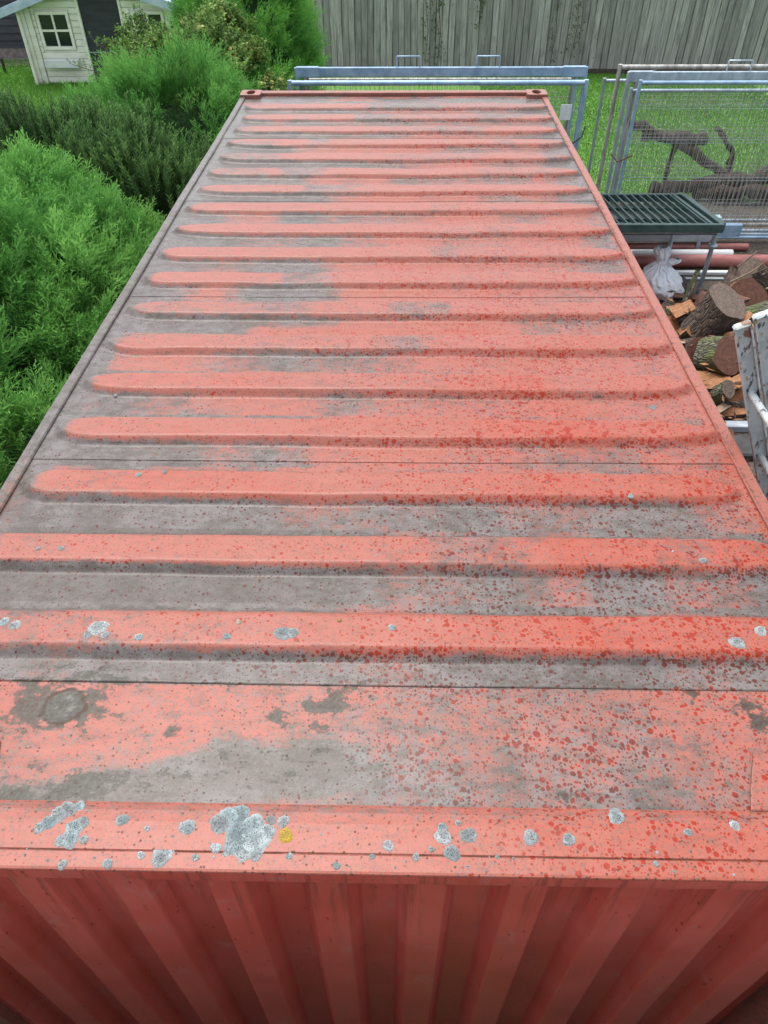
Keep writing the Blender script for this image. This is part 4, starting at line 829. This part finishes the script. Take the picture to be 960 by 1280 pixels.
loft('knot', [(3.135, 7.755, .38), (3.13, 7.76, .45), (3.12, 7.77, .52), (3.11, 7.78, .585)], [(0, .055, .3), (.25, .05, .4), (.55, .085, .3), (.85, .095, .28), (1, .05, .4)], 11, 3, 80, 40)
loft('handle_ear', [(3.17, 7.74, .36), (3.23, 7.72, .42), (3.27, 7.71, .45), (3.29, 7.70, .47)], [(0, .04, .3), (.5, .07, .25), (.9, .05, .3), (1, .02, .3)], 8, 5, 60, 26)
# ------------------------------------------------------------------ logs and split firewood
def log(label, c, d, L, r, bark=BARK, cut=CUTB, split=0, seed=0, sq=1.0, name='log', cat='log'):
    """round (split=0), half (1) or wedge (2) log; axis d, centre c"""
    rr = random.Random(seed+int(c[0]*1000)); t = bpy.data.objects.new(name, None); link(t); tag(t, label, cat, 'heap of cut logs beside the container'); t.empty_display_size = .1
    n = 22; full = {0: 2*math.pi, 1: math.pi, 2: math.pi*.55}[split]; p1, p2 = rr.random()*6, rr.random()*6
    rad_ = lambda a, z: r*(1+.07*math.sin(2*a+p1)+.045*math.sin(5*a+p2)+.02*math.sin(13*a+z*9)+.03*math.sin(z*8+p1))
    ks = [full*k/(n if split == 0 else n-1) for k in range(n)]; zs = [-L/2+L*j/6 for j in range(7)]; tl = [rr.uniform(-.25, .25) for _ in range(4)]
    def zz(j, x, y): s = (j/6-.5)*2; return zs[j]+(x*tl[0]+y*tl[1])*max(0, s)+(x*tl[2]+y*tl[3])*max(0, -s)
    vs = []
    for j in range(7):
        for a in ks: x, y = rad_(a, zs[j])*math.cos(a), rad_(a, zs[j])*math.sin(a)*sq; vs.append(Vector((x, y, zz(j, x, y))))
    q = MB(); m_ = n if split == 0 else n-1; q.add(vs, [(j*n+k, j*n+(k+1) % n, (j+1)*n+(k+1) % n, (j+1)*n+k) for j in range(6) for k in range(m_)], 0, True); q.build('bark', bark, t)
    for j, s in ((0, 1), (6, -1)):
        q = MB()
        ring = [v.copy() for v in vs[j*n:j*n+n]]; ctr = Vector((0, 0, 0))
        mid = [Vector((v.x*.5, v.y*.5, zz(j, v.x*.5, v.y*.5)+rr.uniform(-.0015, .0015))) for v in ring]; ce = Vector((0, 0, zz(j, 0, 0))); ix = ring+mid+[ce]
        fs = [(k, n+k, n+(k+1) % n, (k+1) % n) for k in range(m_)]+[(n+k, 2*n, n+(k+1) % n) for k in range(m_)]
        q.add(ix, [f if s > 0 else f[::-1] for f in fs], 0, True); q.build('cut_face', cut, t)
    if split:
        q = MB()
        for e, s in ((0, 1), (n-1, -1)):
            col = [vs[j*n+e] for j in range(7)]; cc = [Vector((0, 0, zz(j, 0, 0))) for j in range(7)]; md = [(a+b_)/2+Vector((rr.uniform(-.012, .012), rr.uniform(-.012, .012), 0)) for a, b_ in zip(col, cc)]
            q.add(col+md+cc, [((j, j+1, 7+j+1, 7+j) if s > 0 else (7+j, 7+j+1, j+1, j)) for j in range(6)]+[((7+j, 7+j+1, 14+j+1, 14+j) if s > 0 else (14+j, 14+j+1, 7+j+1, 7+j)) for j in range(6)])
        q.build('split_face', cut, t)
    Q = Vector(d).normalized().to_track_quat('Z', 'Y') @ Quaternion((0, 0, 1), rr.uniform(0, 6.28) if split == 0 else math.pi+rr.uniform(-.3, .3))
    t.rotation_mode = 'QUATERNION'; t.rotation_quaternion = Q; t.location = c; return t
log('largest log of the heap, thick grey bark and a broad brown top', (3.33, 6.42, .40), (.34, -.05, .85), .44, .235, BARK, CUTB, 0, 1)
log('red-brown wedge of wood leaning on the front of the largest log', (3.17, 6.33, .36), (.25, .1, .9), .34, .10, BARKD, CUTR, 1, 2)
log('dark log with a wide red-brown face at the right of the heap', (3.87, 6.9, .34), (-.45, -.55, .55), .30, .20, BARKD, CUTR, 0, 3)
log('smooth green-barked log with a tan end at the right edge of the heap', (3.72, 6.53, .34), (.75, .1, .22), .44, .115, BARKG, CUTT, 0, 4)
log('pale tan split slab right behind the ladder tops', (3.73, 6.25, .40), (.9, .2, .12), .42, .10, BARK, CUTT, 1, 5, .6)
log('red-brown log end with a mossy yellow-green back, beside the ladder', (3.20, 5.78, .34), (.25, -.62, .42), .34, .185, BARKG, CUTR, 0, 6)
log('orange split log under the white bag', (3.18, 7.05, .22), (.8, -.1, .1), .30, .12, BARKD, CUTO, 1, 7)
log('small dark green round log beside the orange split piece', (3.06, 6.92, .17), (-.1, -.8, .35), .26, .085, BARKG, BARKG, 0, 8)
log('short orange piece against the container below the bag', (2.98, 6.75, .12), (.2, -.7, .6), .25, .10, BARK, CUTO, 0, 9)
log('log with a tan curved rim left of the largest log', (3.02, 6.46, .20), (.35, -.3, .75), .36, .15, BARK, CUTO, 1, 10)
log('dark barked log in the hollow below the largest log', (3.06, 6.1, .20), (.15, -.8, .5), .34, .13, BARKD, CUTR, 0, 11)
log('upright dark split log left of the mossy red-brown one', (3.08, 5.95, .30), (.2, .1, .9), .32, .10, BARKD, CUTR, 2, 12)
log('broad orange-tan split log below the mossy red-brown one', (3.05, 5.50, .24), (.75, -.15, .1), .40, .16, BARKD, CUTO, 1, 13)
log('greenish log slanting down beside the ladder foot', (3.08, 5.32, .18), (.25, -.5, .75), .34, .085, BARKG, CUTB, 0, 14)
log('round orange log end next to the greenish slanting log', (3.27, 5.46, .17), (-.1, -.85, .3), .30, .095, BARKD, CUTO, 0, 15)
log('flat orange piece lowest in the heap', (3.17, 5.22, .08), (.9, .1, .05), .36, .11, BARK, CUTO, 1, 16, .6)
log('thin mossy split stick standing beside the white bag', (3.33, 7.3, .28), (.30, .45, .62), .50, .055, BARKG, BARKG, 2, 17, name='split_stick', cat='stick')
log('pale ribbed split plank standing behind the largest log', (3.72, 7.34, .32), (.30, .35, .72), .46, .12, BARK, CUTB, 2, 18, .5)
log('grey log with an orange end between the plank and the red-brown log', (3.79, 7.05, .30), (-.1, -.5, .75), .30, .125, BARK, CUTO, 0, 19)
log('brown split piece tight behind the largest log', (3.40, 7.15, .22), (.3, .4, .4), .30, .09, BARKD, CUTR, 2, 20)
log('dark stump end with roots at the back right of the heap', (4.25, 7.5, .28), (-.75, .1, .55), .50, .14, BARKD, CUTB, 0, 21)
log('small brown log between the bag and the rack leg', (3.42, 7.75, .10), (-.3, -.8, .2), .34, .085, BARKD, CUTB, 0, 22)
log('rust-coloured crumbling piece between the largest and the mossy log', (3.48, 6.1, .36), (.8, .25, .05), .26, .075, CUTR, CUTO, 0, 23)
log('grey log buried behind the ladder tops', (3.62, 5.95, .22), (.7, .4, .1), .50, .14, BARK, CUTO, 0, 24)
log('grey log at the outer right of the heap', (4.2, 6.8, .20), (.3, -.7, .3), .45, .16, BARK, CUTB, 0, 25)
log('bark-covered log under the tan slab', (3.9, 6.3, .15), (.8, .3, 0), .50, .14, BARKG, CUTT, 0, 26)
for k, (x, y) in enumerate(((2.85, 6.3), (3.4, 6.8), (3.3, 5.9), (3.5, 6.4), (3.6, 7.0), (2.9, 5.8), (3.0, 7.0))):
    log(['half-hidden log in the dark bottom layer by the container wall', 'half-hidden log below the largest log', 'half-hidden log below the mossy log', 'half-hidden log at the centre of the bottom layer', 'half-hidden log below the pale plank', 'half-hidden log low beside the orange-tan split log', 'half-hidden log below the orange split log'][k], (x, y, .10), (random.uniform(-1, 1), random.uniform(-1, 1), .05), .45, .10, BARKD, CUTO if k % 2 else CUTR, 0, 40+k)
EX = [('orange split wedge on top of the heap left of the largest log', (3.12, 6.75, .34), (.7, .3, .2), .26, .085, CUTO), ('red-brown split wedge just left of the ladder', (3.36, 5.98, .36), (.2, -.8, .2), .26, .085, CUTR), ('tan split wedge in the hollow by the container edge', (2.98, 6.15, .30), (.8, -.3, .15), .26, .08, CUTT),
      ('orange split wedge low beside the ladder', (3.32, 5.42, .30), (.8, .5, .1), .26, .08, CUTO), ('red-brown split piece at the foot of the white bag', (3.38, 7.38, .20), (.8, -.4, .1), .28, .09, CUTR), ('orange wedge between the green-barked log and the tan slab', (3.60, 6.38, .44), (.6, .5, .2), .24, .07, CUTO),
      ('dark split wedge between the two red-brown logs', (3.62, 6.72, .46), (.8, .3, .1), .26, .08, CUTR), ('tan wedge low in front of the greenish log', (3.02, 5.15, .16), (.7, .5, .1), .24, .075, CUTT)]
for k, (lb_, c, d, L, r, cu) in enumerate(EX): log(lb_, c, d, L, r, BARKD if k % 2 else BARK, cu, 2 if k % 3 else 1, 60+k, .8, 'split_log', 'firewood')
r_ = np.random.default_rng(8); n = 900; P = np.stack([r_.normal(3.35, .5, n), r_.normal(6.3, .9, n), r_.uniform(.02, .38, n)], 1); P = P[(P[:, 0] > 2.5) & (P[:, 1] < 7.25)]; n = len(P)
d = r_.normal(size=(n, 3)); d[:, 2] *= .3; d /= np.linalg.norm(d, axis=1, keepdims=True); sd_ = np.cross(d, r_.normal(size=(n, 3))); sd_ /= np.linalg.norm(sd_, axis=1, keepdims=True)
L = r_.uniform(.02, .07, n)[:, None]; Wd = r_.uniform(.004, .016, n)[:, None]
V = np.stack([P-d*L-sd_*Wd*.5, P+sd_*Wd, P+d*L, P-sd_*Wd], 1).reshape(-1, 3); o = npmesh('wood_chips', V, np.arange(len(V)).reshape(-1, 4), [CUTO, CUTR, CUTB, BARK], None, None, False, r_.integers(0, 4, n)); o['kind'] = 'stuff'
t = thing('fallen_branch', 'tangle of dry twigs on the back right logs', 'branch', (4.2, 7.3, .4))
for k in range(9):
    a = Vector((3.75+.1*k, 7.15+random.uniform(-.2, .3), .42+random.uniform(0, .1))); b_ = a+Vector((random.uniform(.1, .6), random.uniform(-.35, .45), random.uniform(-.05, .35))); q = MB(); q.tube([a, (a+b_)/2+Vector((0, 0, random.uniform(-.06, .1))), b_], [.011, .008, .003], 6); q.build('twig', TWIG if k % 3 else CUTT, t)
bar('metal_profile', 'grey metal profile at the near foot of the log heap', 'metal profile', 2.2, 3.6, 5.02, .04, .035, GREYP, True)
q = MB(); q.box((2.6, 4.55, .0), (3.5, 4.85, .08), 0, .015); tag(q.build('rubber_mat', DARK), 'black rubber slab lying just in front of the log heap', 'rubber slab')
# ------------------------------------------------------------------ paint-spattered ladder leaning on the container
def ladmat():
    m, nt, b = newmat('paint_spattered_aluminium'); P = objco(nt); n = NO(nt, P, 9, 5, .6); k = NO(nt, VS(nt, P, (1, 1, .35)), 45, 4, .6, .5); k2 = NO(nt, P, 30, 3); k3 = NO(nt, P, 16, 3)
    col = MX(nt, SM(nt, n, .35, .65), (.32, .36, .375), (.46, .50, .51)); col = MX(nt, SM(nt, k, .575, .62), col, (.06, .06, .065)); col = MX(nt, SM(nt, k2, .66, .70), col, (.30, .25, .06)); col = MX(nt, SM(nt, k3, .63, .68), col, (.17, .10, .07)); col = MX(nt, MA(nt, 'MULTIPLY', SM(nt, NO(nt, P, 24, 4), .54, .58), .7), col, (.46, .47, .47))
    setb(nt, b, col, .5, .1, k, .3, .004); return m
LAD = ladmat()
t = thing('extension_ladder', 'paint-spattered aluminium ladder leaning beside the right edge of the container roof', 'ladder', (2.4, 1.34, 0))
ld = Vector((.414, 0, -.910)).normalized(); pn = Vector((.910, 0, .414)).normalized(); top = Vector((1.124, 0, 2.95)); LL = 3.2
for s, (p0, a0) in enumerate(((0, 0.), (.060, -.012))):
    for yc in (1.555, 1.115):
        q = MB(); pr = []; hw = .0265
        M = Matrix.Translation(top+pn*p0+ld*a0+Vector((0, yc, 0))) @ Matrix((pn, Vector((0, 1, 0)), ld)).transposed().to_4x4()
        nn = 8; arc = [(hw-hw*math.cos(math.pi*k/nn)*1, .012-.012*math.sin(math.pi*k/nn)) for k in range(nn+1)]
        q.box((0, -.004, .012), (.053, .004, LL), M=M)
        for xx in (0, .0465): q.box((xx, -.016 if yc > 1.3 else .0045, .010), (xx+.0065, -.0045 if yc > 1.3 else .016, LL), M=M)
        st = q.build('stile', LAD, t)
        q = MB(); q.box((-.001, -.018, -.004), (.054, .012, .0115), 0, .006, M=M); q.build('end_cap', LAD, st)
    for k in range(10):
        c = top+ld*(.275+.30*k+.03*s)+pn*(p0+.022); q = MB(); q.tube([c+Vector((0, 1.5505, 0)), c+Vector((0, 1.1195, 0))], .0125, 10); q.build('rung', LAD, t)
# ------------------------------------------------------------------ cream playhouse and the dark shed behind it
t = thing('playhouse', 'small cream timber playhouse with a white cross window and a pale blue roof edge', 'playhouse', (-6.4, 18.0, 0))
HY = 18.0; HX0, HX1 = -8.0, -4.8
def planks(parent, x0, x1, z0, z1, holes, y=HY):
    z = z0; k = 0
    while z < z1-.02:
        zt = min(z+.118, z1); segs = [(x0, x1)]
        for hx0, hx1, hz0, hz1 in holes:
            if zt > hz0+.01 and z < hz1-.01: segs = [s_ for a, b_ in segs for s_ in (((a, min(b_, hx0)), (max(a, hx1), b_)) if b_ > hx0 and a < hx1 else ((a, b_),)) if s_[1]-s_[0] > .02]
        for a, b_ in segs: q = MB(); q.box((a, y, z+.004), (b_, y+.03, zt-.004), 0, .006); q.build('plank', WHITEW, parent)
        z += .118; k += 1
q = MB(); q.box((HX0+.04, HY+.031, .0), (-6.83, HY+.06, 1.62)); wl = q.build('wall', WHITEW, t); planks(wl, HX0+.13, -6.86, .02, 1.62, [(-7.80, -7.05, .65, 1.39)])
q = MB(); q.box((-5.93, HY+.031, .0), (HX1, HY+.06, 1.62)); wr = q.build('wall', WHITEW, t); planks(wr, -5.90, HX1-.1, .02, 1.62, [(-5.75, -5.0, .65, 1.39)])
for xx in (HX0, HX1-.12): q = MB(); q.box((xx, HY-.03, 0), (xx+.12, HY+.02, 1.50), 0, .006); q.build('corner_board', WHITEW, t)
q = MB(); q.box((HX0-.14, HY-.13, 0), (HX0-.08, HY-.06, 1.42), 0, .006); q.build('porch_post', WHITEW, t)
q = MB(); q.box((HX0-.13, HY-.059, 0), (HX0+.0, HY-.035, 1.42)); q.build('porch_side', WHITEW, t)
for sx in (HX0+.02, HX1-.06): q = MB(); q.box((sx, HY+.061, 0), (sx+.04, HY+1.6, 1.42)); q.build('side_wall', WHITEW, t)
for x0 in (-7.78, -5.73):
    fr = MB(); z0, z1, x1 = .67, 1.37, x0+.71
    for lo, hi in (((x0, HY-.02, z0), (x0+.06, HY+.02, z1)), ((x1-.06, HY-.02, z0), (x1, HY+.02, z1)), ((x0+.06, HY-.02, z1-.06), (x1-.06, HY+.02, z1)), ((x0+.06, HY-.02, z0), (x1-.06, HY+.02, z0+.06)), ((x0+.335, HY-.012, z0+.06), (x0+.375, HY+.018, z1-.06)), ((x0+.06, HY-.010, (z0+z1)/2-.02), (x0+.335, HY+.016, (z0+z1)/2+.02)), ((x0+.375, HY-.010, (z0+z1)/2-.02), (x1-.06, HY+.016, (z0+z1)/2+.02))): fr.box(lo, hi)
    win = fr.build('window', WHITEW, t); zc = (z0+z1)/2
    for a, b_ in ((x0+.06, x0+.335), (x0+.375, x1-.06)):
        for c, d in ((z0+.06, zc-.02), (zc+.02, z1-.06)): q = MB(); q.box((a, HY+.019, c), (b_, HY+.024, d)); q.build('pane', GLASS, win)
    q = MB(); q.box((x0+.38, HY+.028, z0+.06), (x0+.46, HY+.0305, z1-.06)); q.build('curtain', LABEL, win)
    q = MB(); q.box((x0-.02, HY-.17, .34), (x1+.02, HY-.005, .50), 0, .01); q.build('planter_box', WHITEP, t)
q = MB(); q.box((-6.80, HY+.02, .02), (-5.96, HY+.05, 1.80)); d = q.build('door', NAVY, t)
for lo, hi in (((-6.80, HY+.012, .60), (-5.96, HY+.0195, .62)),): q = MB(); q.box(lo, hi); q.build('door_rail', GALV, d)
for xx in (-6.86, -5.955): q = MB(); q.box((xx, HY-.025, 0), (xx+.055, HY+.03, 1.82), 0, .005); q.build('door_frame', WHITEW, t)
q = MB(); q.prism([(-6.83, 1.62), (-5.93, 1.62), (-5.93, 1.83), (-6.4, 1.95), (-6.83, 1.83)], HY+.031, HY+.06, axis='y'); q.build('gable', WHITEW, t)
for sx in (-1, 1):
    x0, z0, x1, z1 = -6.4, 2.02, -6.4+sx*2.25, 1.33
    q = MB(); q.prism([(x0, z0), (x1, z1), (x1, z1+.05), (x0, z0+.05)], HY-.28, HY+1.8, axis='y'); q.build('roof', ROOFB, t)
    q = MB(); q.prism([(x0, z0-.11), (x1, z1-.11), (x1, z1-.002), (x0, z0-.002)], HY-.30, HY-.27, axis='y'); q.build('fascia', ROOFB, t)
t = thing('garden_shed', 'black-stained weatherboard shed on a grey plinth behind the playhouse', 'shed', (-11, 20.6, 0)); q = MB(); q.box((-14, 20.62, .0), (-7.5, 22.5, .22)); q.build('plinth', BRICK, t)
q = MB(); q.box((-14, 20.66, .22), (-7.5, 22.5, 2.3)); wl = q.build('wall', NAVY, t); M = Matrix.Identity(4)
for k in range(12):
    q = MB(); z = .22+.16*k; q.prism([(20.61, z), (20.655, z), (20.655, z+.165), (20.64, z+.165)], -14, -7.5); q.build('weatherboard', NAVY, wl)
q = MB(); q.prism([(20.4, 2.2), (22.7, 2.7), (22.7, 2.76), (20.4, 2.26)], -14.2, -7.3); q.build('roof', DARK, t)
sheet('path', [(-14, 19.7), (-8.6, 19.7), (-8.6, 20.6), (-14, 20.6)], .012, BRICK)
q = MB(); q.box((-9.30, 18.95, 0), (-9.25, 19.0, .32), 0, .004); tag(q.build('garden_stake', DARKW), 'short dark stake in the grass in front of the black shed', 'stake')
